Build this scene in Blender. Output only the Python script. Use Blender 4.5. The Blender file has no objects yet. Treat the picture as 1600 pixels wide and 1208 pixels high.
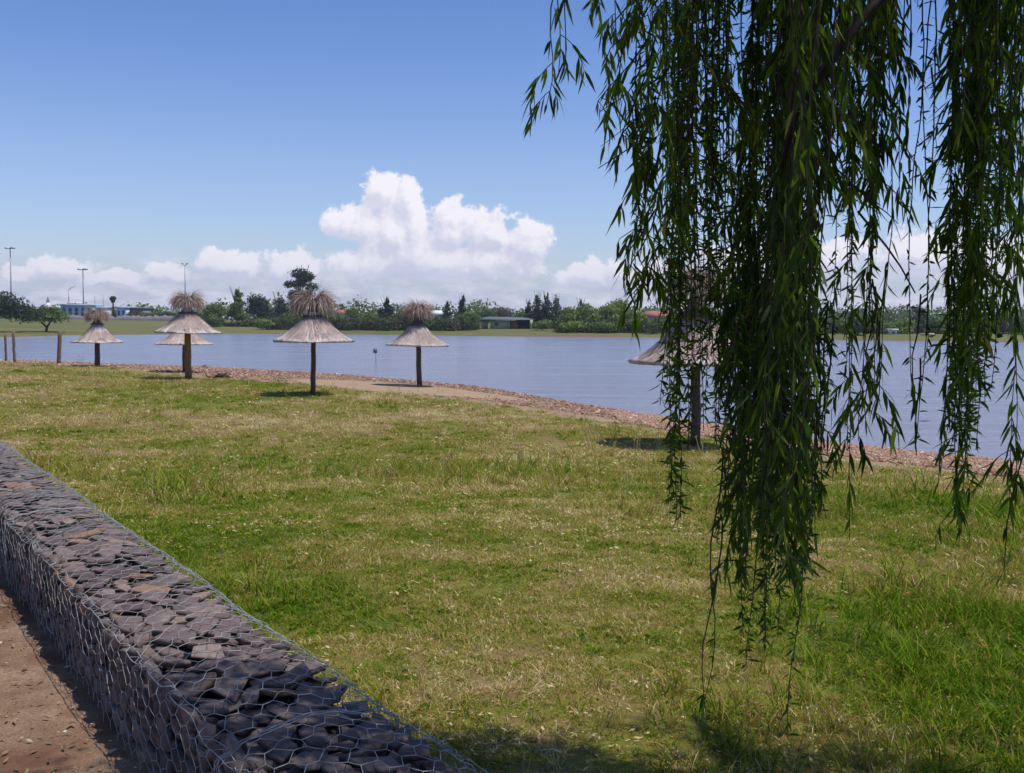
import bpy, math, random
import numpy as np

random.seed(7)
RNG = np.random.default_rng(11)
SC = bpy.context.scene
COL = SC.collection

# ------------------------------------------------------------------ camera
FPX = 1620.0
EYE = 3.2                                   # camera height over the lake level (z = 0)
_p = math.atan(104 / FPX); _r = math.radians(.35)
CF = np.array([0, math.cos(_p), -math.sin(_p)])
_R0 = np.array([1., 0, 0]); _U0 = np.array([0, math.sin(_p), math.cos(_p)])
CU = math.cos(_r) * _U0 - math.sin(_r) * _R0
CR = math.cos(_r) * _R0 + math.sin(_r) * _U0
cam_d = bpy.data.cameras.new('camera'); cam = bpy.data.objects.new('camera', cam_d); COL.objects.link(cam)
cam_d.sensor_width = 36; cam_d.lens = 36 * FPX / 1600; cam_d.clip_start = .05; cam_d.clip_end = 9000
from mathutils import Matrix, Vector, Euler
M = Matrix(((CR[0], CU[0], -CF[0], 0), (CR[1], CU[1], -CF[1], 0), (CR[2], CU[2], -CF[2], EYE), (0, 0, 0, 1)))
cam.matrix_world = M
SC.camera = cam

def ray(x, y):
    return CF + CR * (x - 800) / FPX - CU * (y - 604) / FPX
def at(x, y, D):                            # the point seen at photo position (x, y), D metres ahead
    return np.array([0, 0, EYE]) + ray(x, y) * D
def onz(x, y, z):
    d = ray(x, y); return np.array([0, 0, EYE]) + d * ((z - EYE) / d[2])

# ------------------------------------------------------------------ sun, sky
SUN = Vector((.38, -.11, 1.0)).normalized()  # direction towards the sun
sun_el = math.asin(SUN.z); sun_az = math.atan2(SUN.x, SUN.y)
sl = bpy.data.lights.new('sun', 'SUN'); sl.energy = 4.2; sl.angle = math.radians(.53); sl.color = (1, .955, .9)
so = bpy.data.objects.new('sun', sl); COL.objects.link(so)
so.rotation_euler = SUN.to_track_quat('Z', 'Y').to_euler(); so.location = (20, -5, 60)

SC.view_settings.view_transform = 'Standard'; SC.view_settings.look = 'None'
SC.view_settings.gamma = 1; SC.view_settings.exposure = 0; SC.view_settings.use_curve_mapping = False
SC.cycles.max_bounces = 8; SC.cycles.transparent_max_bounces = 8; SC.cycles.use_denoising = True

class N:                                    # tiny node builder
    def __init__(s, tree): s.t = tree; s.l = tree.links
    def n(s, typ, **kw):
        nd = s.t.nodes.new(typ)
        for k, v in kw.items(): setattr(nd, k, v)
        return nd
    def put(s, sock, v):
        if isinstance(v, bpy.types.NodeSocket): s.l.new(v, sock)
        elif v is not None: sock.default_value = v
    def m(s, op, a, b=None, c=None, clamp=False):
        nd = s.n('ShaderNodeMath', operation=op, use_clamp=clamp)
        for i, v in enumerate((a, b, c)): s.put(nd.inputs[i], v) if v is not None else None
        return nd.outputs[0]
    def vm(s, op, a, b=None, out=0):
        nd = s.n('ShaderNodeVectorMath', operation=op)
        s.put(nd.inputs[0], a)
        if b is not None: s.put(nd.inputs[3 if op == 'SCALE' else 1], b)
        return nd.outputs[out]
    def mix(s, f, a, b, blend='MIX'):
        nd = s.n('ShaderNodeMix', data_type='RGBA', blend_type=blend)
        s.put(nd.inputs[0], f)
        for i, v in ((6, a), (7, b)):
            s.put(nd.inputs[i], v if isinstance(v, bpy.types.NodeSocket) else (*v, 1) if len(v) == 3 else v)
        return nd.outputs[2]
    def noise(s, vec, scale, detail=4, rough=.5, dist=0, dims='3D'):
        nd = s.n('ShaderNodeTexNoise', noise_dimensions=dims)
        if vec is not None: s.l.new(vec, nd.inputs['Vector'])
        nd.inputs['Scale'].default_value = scale; nd.inputs['Detail'].default_value = detail
        nd.inputs['Roughness'].default_value = rough; nd.inputs['Distortion'].default_value = dist
        return nd.outputs[0]
    def mr(s, v, a, b, c=0, d=1, smooth=False):
        nd = s.n('ShaderNodeMapRange', clamp=True)
        if smooth: nd.interpolation_type = 'SMOOTHSTEP'
        s.put(nd.inputs[0], v)
        for i, x in enumerate((a, b, c, d)): s.put(nd.inputs[i + 1], x)
        return nd.outputs[0]
    def ramp(s, f, stops):
        nd = s.n('ShaderNodeValToRGB'); cr = nd.color_ramp
        while len(cr.elements) < len(stops): cr.elements.new(.5)
        for e, (p, c) in zip(cr.elements, stops): e.position = p; e.color = (*c, 1)
        s.put(nd.inputs[0], f); return nd.outputs[0]

def build_world():
    w = bpy.data.worlds.new('World'); SC.world = w; w.use_nodes = True
    t = w.node_tree; t.nodes.clear(); b = N(t)
    sky = b.n('ShaderNodeTexSky', sky_type='NISHITA', sun_disc=False)
    sky.sun_elevation = sun_el; sky.sun_rotation = sun_az
    sky.air_density = 1.0; sky.dust_density = .6; sky.ozone_density = 2.0
    tc = b.n('ShaderNodeTexCoord').outputs['Generated']
    sp = b.n('ShaderNodeSeparateXYZ'); b.l.new(tc, sp.inputs[0])
    X, Y, Z = sp.outputs
    hr = b.m('SQRT', b.m('ADD', b.m('MULTIPLY', X, X), b.m('MULTIPLY', Y, Y)))
    u = b.m('ARCTAN2', X, Y)
    v = b.m('DIVIDE', Z, b.m('MAXIMUM', hr, .001))
    cb = b.n('ShaderNodeCombineXYZ'); b.l.new(u, cb.inputs[0]); b.l.new(v, cb.inputs[1])
    P = cb.outputs[0]
    # the banks and heaps of cumulus: centre and half sizes in photo-sized units (1/1620 rad)
    blobs = [(598, 300, 40, 42), (640, 312, 26, 44), (552, 352, 56, 40), (612, 362, 62, 52), (648, 355, 34, 44), (700, 356, 46, 50),
             (760, 362, 50, 44), (826, 376, 50, 44), (690, 408, 210, 40), (565, 415, 70, 34), (372, 415, 62, 28), (335, 412, 30, 26), (455, 420, 62, 32),
             (100, 420, 60, 22), (175, 436, 60, 14), (40, 428, 40, 16), (262, 426, 40, 20), (915, 430, 70, 26), (1000, 425, 60, 24), (1150, 410, 80, 34),
             (1300, 400, 60, 40), (1430, 400, 70, 46), (1490, 405, 70, 44), (1580, 415, 70, 40), (-120, 420, 120, 30), (-330, 400, 120, 40), (1800, 405, 140, 50), (2100, 420, 160, 40)]
    g = bpy.data.node_groups.new('cloud_field', 'ShaderNodeTree')
    g.interface.new_socket('P', in_out='INPUT', socket_type='NodeSocketVector')
    g.interface.new_socket('F', in_out='OUTPUT', socket_type='NodeSocketFloat')
    q = N(g); gi = q.n('NodeGroupInput'); go = q.n('NodeGroupOutput')
    Pg = gi.outputs[0]
    # ragged edge: warp the position first
    wn = q.n('ShaderNodeTexNoise'); q.l.new(Pg, wn.inputs[0]); wn.inputs['Scale'].default_value = 38; wn.inputs['Detail'].default_value = 8; wn.inputs['Roughness'].default_value = .68
    wv = q.vm('SCALE', q.vm('SUBTRACT', wn.outputs['Color'], (.5, .5, .5)), .022)
    Pw = q.vm('ADD', Pg, wv)
    cur = None
    for (x, y, rx, ry) in blobs:
        uu = math.atan((x - 800) / FPX); vv = (500 + (x - 800) * .0061 - y) / FPX * math.cos(uu)
        if abs(x - 800) > 900: uu = (x - 800) / FPX; vv = (500 - y) / FPX * .85
        d = q.vm('SUBTRACT', Pw, (uu, vv, 0))
        d = q.vm('MULTIPLY', d, (FPX / rx * math.cos(uu) ** -.0, FPX / ry, 0))
        f = q.m('SUBTRACT', 1, q.vm('LENGTH', d, out=1))
        cur = f if cur is None else q.m('SMOOTH_MAX', cur, f, .25)
    # scattered heaps all round the horizon (behind the camera too)
    sc = q.vm('MULTIPLY', Pg, (1, 2.2, 1))
    bn = q.noise(sc, 5.5, 6, .55)
    spv = q.n('ShaderNodeSeparateXYZ'); q.l.new(Pg, spv.inputs[0])
    au = q.m('ABSOLUTE', spv.outputs[0])
    away = q.mr(au, .8, 1.2)
    hfall = q.mr(spv.outputs[1], .05, .30, 1, 0)
    far = q.m('MULTIPLY', q.m('MULTIPLY', q.m('SUBTRACT', bn, .47), 5), q.m('MULTIPLY', away, hfall))
    far = q.m('SUBTRACT', far, q.m('MULTIPLY', q.m('SUBTRACT', 1, q.m('MULTIPLY', away, hfall)), 1.0))
    cur = q.m('MAXIMUM', cur, far)
    n1 = q.noise(Pg, 62, 9, .64)
    n2_ = q.noise(Pg, 24, 6, .6)
    cur = q.m('ADD', cur, q.m('ADD', q.m('MULTIPLY', q.m('SUBTRACT', n1, .5), 1.25), q.m('MULTIPLY', q.m('SUBTRACT', n2_, .56), 1.5)))
    q.l.new(cur, go.inputs[0])
    def field(vec):
        nd = b.n('ShaderNodeGroup'); nd.node_tree = g; b.l.new(vec, nd.inputs[0]); return nd.outputs[0]
    F0 = field(P); F1 = field(b.vm('ADD', P, (.006, .012, 0)))
    alpha = b.mr(F0, -.02, .26, 0, 1, True)
    lit = b.mr(b.m('SUBTRACT', F0, F1), -.28, .38)
    lit = b.m('ADD', b.m('MULTIPLY', lit, .75), b.m('MULTIPLY', b.mr(v, .03, .11), .3), clamp=True)
    ccol = b.mix(lit, (6.0, 6.15, 7.9), (9.5, 9.3, 10.0))
    tint = b.ramp(v, [(.0, (1.15, 1.18, 1.42)), (.15, (1.09, 1.14, 1.44)), (.24, (.88, 1.03, 1.43)), (.32, (.74, .94, 1.36))])
    base = b.mix(1, sky.outputs[0], tint, 'MULTIPLY')
    # thin veil and low bank along the horizon
    low = b.mr(v, .0, .075, 1, 0, True)
    ln = b.noise(b.vm('MULTIPLY', P, (1, 3.2, 1)), 26, 8, .66)
    veil = b.m('MULTIPLY', low, b.mr(ln, .25, .62, .72, 1.0), clamp=True)
    lcol = b.mix(b.mr(ln, .42, .62), (4.9, 5.4, 7.3), (8.0, 7.9, 9.2))
    c = b.mix(alpha, base, ccol)
    c = b.mix(veil, c, b.mix(b.m('MULTIPLY', alpha, .45), lcol, ccol))
    # wisps
    bg = b.n('ShaderNodeBackground'); b.l.new(c, bg.inputs[0]); bg.inputs[1].default_value = .1
    o = b.n('ShaderNodeOutputWorld'); b.l.new(bg.outputs[0], o.inputs[0])
build_world()

# ------------------------------------------------------------------ helpers
def mesh_np(name, verts, faces, mat=None, attrs=None, smooth=False):
    """faces: int array (n,3) or (n,4), or a list of such arrays"""
    me = bpy.data.meshes.new(name)
    verts = np.asarray(verts, dtype=np.float32)
    fl = faces if isinstance(faces, list) else [faces]
    fl = [np.asarray(f, dtype=np.int32) for f in fl if len(f)]
    loops = np.concatenate([f.ravel() for f in fl]) if fl else np.zeros(0, np.int32)
    tot = np.concatenate([np.full(len(f), f.shape[1], np.int32) for f in fl]) if fl else np.zeros(0, np.int32)
    st = np.concatenate([[0], np.cumsum(tot)[:-1]]).astype(np.int32) if len(tot) else tot
    me.vertices.add(len(verts)); me.vertices.foreach_set('co', verts.ravel())
    me.loops.add(len(loops)); me.loops.foreach_set('vertex_index', loops)
    me.polygons.add(len(tot)); me.polygons.foreach_set('loop_start', st); me.polygons.foreach_set('loop_total', tot)
    if smooth: me.polygons.foreach_set('use_smooth', np.ones(len(tot), bool))
    me.update(calc_edges=True)
    for k, a in (attrs or {}).items():
        at_ = me.attributes.new(k, 'FLOAT', 'POINT'); at_.data.foreach_set('value', np.asarray(a, np.float32).ravel())
    if mat: me.materials.append(mat)
    return me
def link(name, me, parent=None, loc=None, rot=None, kind=None):
    o = bpy.data.objects.new(name, me); COL.objects.link(o)
    if parent: o.parent = parent
    if loc is not None: o.location = loc
    if rot is not None: o.rotation_euler = rot
    if kind: o['kind'] = kind
    return o
def tag(o, label, cat, group=None):
    o['label'] = label; o['category'] = cat
    if group: o['group'] = group
    return o
def thing(name, label, cat, loc=(0, 0, 0), rz=0, group=None):
    o = bpy.data.objects.new(name, None); COL.objects.link(o); o.empty_display_size = .2
    o.location = loc; o.rotation_euler = (0, 0, rz)
    return tag(o, label, cat, group)
class MB:                                   # collects shapes into one mesh
    def __init__(s): s.v = []; s.f4 = []; s.f3 = []; s.n = 0
    def add(s, v, f4=None, f3=None):
        if f4 is not None and len(f4): s.f4.append(np.asarray(f4) + s.n)
        if f3 is not None and len(f3): s.f3.append(np.asarray(f3) + s.n)
        s.v.append(np.asarray(v, float)); s.n += len(v)
    def box(s, c, d, rz=0):
        c = np.array(c, float); x, y, z = np.array(d, float) / 2
        v = np.array([[i * x, j * y, k * z] for k in (-1, 1) for j in (-1, 1) for i in (-1, 1)])
        R = np.array([[math.cos(rz), -math.sin(rz), 0], [math.sin(rz), math.cos(rz), 0], [0, 0, 1]])
        s.add(v @ R.T + c, [[0, 2, 3, 1], [4, 5, 7, 6], [0, 1, 5, 4], [2, 6, 7, 3], [0, 4, 6, 2], [1, 3, 7, 5]])
    def tube(s, pts, rad, n=8, cap=True):
        pts = np.array(pts, float); rad = np.broadcast_to(rad, (len(pts),)).astype(float)
        tg = np.gradient(pts, axis=0); tg /= np.linalg.norm(tg, axis=1)[:, None] + 1e-12
        up = np.array([0, 0, 1.]) if abs(tg[0][2]) < .9 else np.array([1., 0, 0])
        a = np.linspace(0, 2 * math.pi, n, endpoint=False); V = []
        side = np.cross(tg[0], up); side /= np.linalg.norm(side)
        for p, t, r in zip(pts, tg, rad):
            side = side - t * side.dot(t); side /= np.linalg.norm(side) + 1e-12
            o = np.cross(t, side)
            V.append(p + r * (np.cos(a)[:, None] * side + np.sin(a)[:, None] * o))
        V = np.concatenate(V); m = len(pts)
        i = np.arange(m - 1)[:, None] * n; j = np.arange(n)[None]; k = (j + 1) % n
        F = np.stack([i + j, i + k, i + n + k, i + n + j], -1).reshape(-1, 4)
        f3 = []
        if cap:
            V = np.concatenate([V, pts[:1], pts[-1:]]); c0 = m * n
            jj = np.arange(n); kk = (jj + 1) % n
            f3 = np.concatenate([np.stack([kk, jj, np.full(n, c0)], 1), np.stack([(m - 1) * n + jj, (m - 1) * n + kk, np.full(n, c0 + 1)], 1)])
        s.add(V, F, f3)
    def mesh(s, name, mat, smooth=False):
        return mesh_np(name, np.concatenate(s.v), [np.concatenate(s.f4) if s.f4 else np.zeros((0, 4), int), np.concatenate(s.f3) if s.f3 else np.zeros((0, 3), int)], mat, smooth=smooth)
    def obj(s, name, mat, parent=None, smooth=False, **k): return link(name, s.mesh(name, mat, smooth), parent, **k)

def _hash(i, j, s):
    h = (i * 374761393 + j * 668265263 + s * 974711) & 0xffffffff
    h = ((h ^ (h >> 13)) * 1274126177) & 0xffffffff
    return ((h ^ (h >> 16)) & 0xffff) / 65535.0
def vnoise(x, y, s=0):
    x = np.asarray(x, float); y = np.asarray(y, float)
    i = np.floor(x).astype(np.int64); j = np.floor(y).astype(np.int64); a = x - i; b = y - j
    a = a * a * (3 - 2 * a); b = b * b * (3 - 2 * b)
    return (_hash(i, j, s) * (1 - a) + _hash(i + 1, j, s) * a) * (1 - b) + (_hash(i, j + 1, s) * (1 - a) + _hash(i + 1, j + 1, s) * a) * b
def fbm(x, y, s=0, o=4):
    t = 0; w = .5; r = 0
    for k in range(o): r = r + w * vnoise(x * 2 ** k + 17 * k, y * 2 ** k - 9 * k, s + k); t += w; w *= .55
    return r / t
def sstep(x, a, b):
    t = np.clip((x - a) / (b - a), 0, 1); return t * t * (3 - 2 * t)

def mat(name, build):
    m = bpy.data.materials.new(name); m.use_nodes = True; t = m.node_tree; t.nodes.clear(); b = N(t)
    o = b.n('ShaderNodeOutputMaterial'); sh = build(b); b.l.new(sh, o.inputs[0]); return m
def prin(b, col, rough=.8, bump=None, bs=.5, bd=.02, spec=.3, metal=0, **k):
    p = b.n('ShaderNodeBsdfPrincipled')
    b.put(p.inputs['Base Color'], col if isinstance(col, bpy.types.NodeSocket) else (*col, 1))
    b.put(p.inputs['Roughness'], rough); p.inputs['Metallic'].default_value = metal; p.inputs['Specular IOR Level'].default_value = spec
    if bump is not None:
        bp = b.n('ShaderNodeBump'); bp.inputs['Strength'].default_value = bs; bp.inputs['Distance'].default_value = bd
        b.l.new(bump, bp.inputs['Height']); b.l.new(bp.outputs[0], p.inputs['Normal'])
    return p.outputs[0]
def ocoord(b): return b.n('ShaderNodeTexCoord').outputs['Object']
def gpos(b): return b.n('ShaderNodeNewGeometry').outputs['Position']
def attr(b, n, typ='GEOMETRY'):
    a = b.n('ShaderNodeAttribute', attribute_name=n); a.attribute_type = typ; return a.outputs['Fac']
def simple(name, c0, c1, scale=6, rough=.8, bs=.3, bd=.01, spec=.3, metal=0, detail=5):
    def f(b):
        n = b.noise(ocoord(b), scale, detail, .6)
        return prin(b, b.mix(b.mr(n, .3, .7), c0, c1), rough, n, bs, bd, spec, metal)
    return mat(name, f)

# ------------------------------------------------------------------ materials
GRN = [(0.0, (.055, .115, .006)), (.28, (.138, .232, .014)), (.47, (.255, .285, .032)), (.66, (.33, .215, .085)), (.88, (.42, .30, .14)), (1.0, (.62, .52, .34))]
def f_ground(b):
    P = gpos(b)
    n1 = b.noise(P, 1.3, 5, .6); n2 = b.noise(P, 14, 5, .65); n3 = b.noise(P, 90, 3, .7)
    dry = attr(b, 'dry')
    f = b.m('ADD', dry, b.m('ADD', b.m('MULTIPLY', b.m('SUBTRACT', n2, .5), .7), b.m('MULTIPLY', b.m('SUBTRACT', n3, .5), .9)))
    grass = b.mix(.35, b.mix(1, b.ramp(f, GRN), (.72, .72, .68), 'MULTIPLY'), (.12, .078, .042))
    vo = b.n('ShaderNodeTexVoronoi'); b.l.new(P, vo.inputs['Vector']); vo.inputs['Scale'].default_value = 14
    grav = b.mix(b.mr(n2, .3, .7), (.28, .165, .10), (.42, .285, .185))
    grav = b.mix(.6, grav, b.mix(1, grav, vo.outputs['Color'], 'MULTIPLY'))
    sand = b.mix(b.mr(n1, .3, .7), (.33, .215, .14), (.43, .30, .205))
    sand = b.mix(b.mr(n3, .4, .8), sand, (.25, .20, .09))
    dirt = b.mix(b.mr(b.noise(P, 2.2, 6, .6), .36, .66), (.15, .075, .045), (.345, .24, .16))
    dirt = b.mix(b.mr(n3, .45, .72), dirt, (.12, .068, .04))
    dirt = b.mix(b.mr(b.noise(P, 7, 6, .7), .5, .7, 0, .75), dirt, (.17, .09, .05))
    far = b.mix(b.mr(b.noise(b.vm('MULTIPLY', P, (.3, 1, 1)), .09, 5, .6), .35, .65), (.105, .125, .032), (.22, .165, .085))
    far = b.mix(b.mr(b.noise(P, 1.2, 4, .6), .35, .75), far, (.085, .115, .03))
    bed = (.16, .11, .07)
    c = grass
    for nm, cc in (('gravel', grav), ('sand', sand), ('dirt', dirt), ('farg', far), ('bed', bed)):
        m_ = b.m('ADD', attr(b, nm), b.m('MULTIPLY', b.m('SUBTRACT', n2, .5), .5))
        c = b.mix(b.mr(m_, .38, .62), c, cc)
    h = b.m('ADD', b.m('MULTIPLY', n2, .6), b.m('MULTIPLY', n3, .4))
    return prin(b, c, .95, h, .7, .03, .1)
M_GROUND = mat('ground_cover', f_ground)

def f_water(b):
    P = gpos(b)
    a = b.noise(b.vm('MULTIPLY', P, (.35, 1.3, 1)), 1.0, 5, .65)
    c = b.noise(b.vm('MULTIPLY', P, (1.1, 3.2, 1)), 2.4, 4, .65)
    big = b.noise(b.vm('MULTIPLY', P, (.02, .05, 1)), 1.0, 3, .5)
    st = b.noise(b.vm('MULTIPLY', P, (.07, .55, 1)), 1.0, 5, .7)
    h = b.m('ADD', b.m('MULTIPLY', st, .5), b.m('ADD', b.m('MULTIPLY', a, .6), b.m('MULTIPLY', c, .4)))
    bp = b.n('ShaderNodeBump'); bp.inputs['Strength'].default_value = 1.0; bp.inputs['Distance'].default_value = .5; b.l.new(h, bp.inputs['Height'])
    p = b.n('ShaderNodeBsdfPrincipled')
    b.put(p.inputs['Base Color'], b.mix(b.mr(st, .36, .64), b.mix(b.mr(big, .3, .7), (.19, .203, .272), (.218, .23, .298)), (.262, .277, .345)))  # paler streaks put ripple sheen into the base colour
    b.put(p.inputs['Roughness'], b.mr(st, .35, .65, .16, .28)); p.inputs['IOR'].default_value = 1.33
    b.l.new(bp.outputs[0], p.inputs['Normal'])
    return p.outputs[0]
M_WATER = mat('lake_water', f_water)

def f_grass(b):
    f = b.m('ADD', attr(b, 'dry', 'INSTANCER'), b.m('MULTIPLY', b.m('SUBTRACT', attr(b, 'bv'), .5), .85))
    c = b.ramp(f, GRN)
    c = b.mix(1, c, (1.12, 1.1, .95), 'MULTIPLY')
    d = prin(b, c, .85, spec=.04)
    tr = b.n('ShaderNodeBsdfTranslucent'); b.l.new(b.mix(1, c, (1.0, 1.15, .5), 'MULTIPLY'), tr.inputs[0])
    mx = b.n('ShaderNodeMixShader'); mx.inputs[0].default_value = .3; b.l.new(d, mx.inputs[1]); b.l.new(tr.outputs[0], mx.inputs[2])
    return mx.outputs[0]
M_GRASS = mat('grass_blades', f_grass)

def f_straw(c0, c1, sc=1.0):
    def f(b):
        O = ocoord(b)
        # angular coordinate round the pole, so the reeds run down the slope
        sp = b.n('ShaderNodeSeparateXYZ'); b.l.new(O, sp.inputs[0])
        an = b.m('ARCTAN2', sp.outputs[1], sp.outputs[0])
        cb = b.n('ShaderNodeCombineXYZ'); b.l.new(b.m('MULTIPLY', an, 22 * sc), cb.inputs[0]); b.l.new(b.m('MULTIPLY', sp.outputs[2], 2.5), cb.inputs[1])
        n = b.noise(cb.outputs[0], 1, 5, .7); n2 = b.noise(O, 3, 5, .6)
        c = b.mix(b.mr(n, .3, .7), c0, c1)
        c = b.mix(b.mr(n2, .48, .68, 0, .7), c, tuple(x * .42 for x in c0))
        return prin(b, c, .9, n, .6, .02, .1)
    return f
M_THATCH = mat('weathered_thatch', f_straw((.40, .34, .31), (.68, .60, .56)))
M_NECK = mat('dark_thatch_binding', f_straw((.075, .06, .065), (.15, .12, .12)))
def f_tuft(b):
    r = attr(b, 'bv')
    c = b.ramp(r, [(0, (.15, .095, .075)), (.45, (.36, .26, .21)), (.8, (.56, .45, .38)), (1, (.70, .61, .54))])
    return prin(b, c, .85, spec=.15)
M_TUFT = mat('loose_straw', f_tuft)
M_POLE = simple('old_timber_pole', (.055, .042, .036), (.115, .085, .068), 9, .85, .6, .01)
M_POLE2 = simple('orange_timber_pole', (.16, .085, .035), (.27, .145, .06), 9, .8, .5, .01)
M_POST = simple('grey_brown_post', (.12, .08, .06), (.22, .15, .115), 9, .85, .5, .01)
def f_stone(b):
    oi = b.n('ShaderNodeObjectInfo').outputs['Random']
    r = b.m('FRACT', b.m('ADD', oi, attr(b, 'bv')))
    O = ocoord(b); P = gpos(b)
    n = b.noise(P, 38, 6, .65); n2 = b.noise(P, 11, 4, .6)
    c = b.ramp(r, [(0, (.085, .070, .070)), (.3, (.20, .162, .15)), (.6, (.135, .108, .105)), (.88, (.29, .235, .205)), (.955, (.30, .18, .095)), (1, (.20, .16, .14))])
    c = b.mix(b.mr(n, .35, .75, 0, .7), c, b.mix(1, c, (.45, .44, .48), 'MULTIPLY'))
    c = b.mix(b.mr(n2, .5, .8, 0, .45), c, (.28, .23, .20))
    c = b.mix(1, c, (1.03, .98, .96), 'MULTIPLY')
    return prin(b, c, .92, n, .8, .012, .08)
M_STONE = mat('basalt_slab_stone', f_stone)
M_CORE = simple('gap_shade_fill', (.03, .025, .025), (.06, .05, .048), 20, .95, .8, .02)
def f_wire(b):
    n = b.noise(gpos(b), 30, 3, .6)
    return prin(b, b.mix(b.mr(n, .35, .7), (.24, .242, .24), (.42, .42, .41)), .5, spec=.3)
M_WIRE = mat('galvanised_wire', f_wire)
def foliage_mat(name, c0, c1, c2, trans=.25):
    def f(b):
        bv = attr(b, 'bv'); P = gpos(b)
        n = b.noise(P, .55, 4, .6)
        c = b.ramp(b.m('ADD', b.m('MULTIPLY', bv, .55), b.m('MULTIPLY', n, .5)), [(.2, c0), (.5, c1), (.85, c2)])
        d = prin(b, c, .65, spec=.2)
        tr = b.n('ShaderNodeBsdfTranslucent'); b.l.new(b.mix(1, c, (1.1, 1.3, .6), 'MULTIPLY'), tr.inputs[0])
        mx = b.n('ShaderNodeMixShader'); mx.inputs[0].default_value = trans; b.l.new(d, mx.inputs[1]); b.l.new(tr.outputs[0], mx.inputs[2])
        return mx.outputs[0]
    return mat(name, f)
M_LEAF_DARK = foliage_mat('dark_evergreen_leaves', (.016, .032, .018), (.030, .052, .026), (.055, .08, .036))
M_LEAF_MID = foliage_mat('mid_green_leaves', (.055, .095, .022), (.105, .16, .038), (.17, .22, .055))
M_LEAF_BRIGHT = foliage_mat('bright_green_leaves', (.075, .12, .02), (.15, .21, .035), (.26, .30, .06))
M_LEAF_BROWN = foliage_mat('brownish_leaves', (.06, .055, .035), (.10, .085, .055), (.15, .12, .08))
M_SHRUB = foliage_mat('shrub_leaves', (.045, .048, .024), (.055, .080, .026), (.115, .12, .045))
M_BARK = simple('rough_bark', (.035, .026, .02), (.085, .065, .05), 8, .9, .6, .02)
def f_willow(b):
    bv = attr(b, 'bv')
    c = b.ramp(bv, [(0, (.022, .038, .008)), (.42, (.055, .095, .012)), (.68, (.125, .18, .020)), (.9, (.22, .27, .03)), (1, (.28, .22, .06))])  # ramp carries sunlit and shaded leaf tones in its colour
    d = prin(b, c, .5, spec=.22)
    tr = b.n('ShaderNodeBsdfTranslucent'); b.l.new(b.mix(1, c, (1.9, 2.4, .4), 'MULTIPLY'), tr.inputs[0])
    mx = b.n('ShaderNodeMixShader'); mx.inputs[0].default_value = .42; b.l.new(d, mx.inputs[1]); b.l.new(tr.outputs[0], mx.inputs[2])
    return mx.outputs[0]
M_WILLOW = mat('willow_leaf', f_willow)
M_LIMB = simple('shaded_willow_bark', (.012, .009, .007), (.032, .024, .018), 26, .85, .5, .01)  # limb bark darkened in colour to read as shaded
M_TWIG = simple('willow_twig', (.035, .03, .015), (.075, .06, .03), 20, .7, .3, .005)
def flat(name, c, rough=.8, spec=.3, metal=0):
    return simple(name, tuple(x * .88 for x in c), tuple(min(1, x * 1.08) for x in c), 1.5, rough, .1, .01, spec, metal)
M_WHITE = flat('white_paint', (.75, .75, .74)); M_BLUE = flat('pale_blue_paint', (.42, .52, .60)); M_LBLUE = flat('light_blue_paint', (.50, .62, .72))
M_GLASS = flat('dark_glass', (.05, .07, .10), .15, .6); M_GREY = flat('grey_block', (.22, .20, .20)); M_RED = flat('red_roof_tile', (.42, .15, .10))
M_STEEL = flat('grey_steel', (.30, .33, .36), .5, .4, .3); M_GREENW = flat('pale_green_wall', (.36, .45, .25)); M_SLATE = flat('blue_grey_roof', (.12, .15, .175))
M_DARK = flat('porch_shade_dark', (.02, .02, .022)); M_ORANGE = flat('orange_brown_wall', (.36, .20, .10)); M_PINK = flat('pale_pink_wall', (.55, .38, .32))

# ------------------------------------------------------------------ terrain
near_w = [(70, -45), (30, -2), (20, 11), (13.5, 20.5), (11.5, 23.1), (10.9, 23.9), (10, 24.8), (8.9, 26), (7.7, 27.6), (5.3, 33.1), (2.4, 39.4), (.5, 44), (-1.5, 48.8), (-4.9, 53), (-9.4, 58.6),
          (-18.3, 65.9), (-25.8, 69.5), (-37.8, 76.5), (-60, 86), (-120, 104), (-260, 130)]
far_w = [(-300, 150), (-160, 158), (-100, 160), (-80.5, 163), (-79.4, 183.9), (-64, 207.5), (-40.4, 218.2), (-15, 209), (0, 200), (15, 199), (26, 202), (40, 190), (51, 184), (85, 172.6), (140, 150), (230, 110), (260, 20)]
near_g = [(66, -49), (26, -6), (16.5, 7), (11.5, 15.5), (9.3, 18.7), (8.6, 19.2), (6.2, 22.6), (4.2, 26.1), (1.9, 30.8), (-1.1, 35.5), (-5.2, 40.2), (-8.1, 43.8), (-13.4, 48.1), (-21, 56.7), (-31.1, 62.9), (-58, 78), (-118, 97), (-258, 124)]
def dist_poly(x, y, pts):
    d = np.full(np.shape(x), 1e9)
    for (ax, ay), (bx, by) in zip(pts[:-1], pts[1:]):
        vx, vy = bx - ax, by - ay; t = np.clip(((x - ax) * vx + (y - ay) * vy) / (vx * vx + vy * vy), 0, 1)
        d = np.minimum(d, np.hypot(x - ax - t * vx, y - ay - t * vy))
    return d
def inside(x, y, pts):
    r = np.zeros(np.shape(x), bool); n = len(pts)
    for i in range(n):
        ax, ay = pts[i]; bx, by = pts[(i + 1) % n]
        c = ((ay > y) != (by > y)); xx = (bx - ax) * (y - ay) / ((by - ay) if by != ay else 1e-9) + ax
        r ^= (c & (x < xx))
    return r
LAKE = near_w + far_w
LAWN_P = near_g + [(-258, -400), (400, -400)]
WD = np.array([-.555, .832]); WP = np.array([.832, .555]); WA = np.array([-1.13, 3.40])   # wall direction, cross direction, origin on its left edge
WALL_W = .56; WALL_TOP = 1.955; PATH_Z = 1.55
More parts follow.
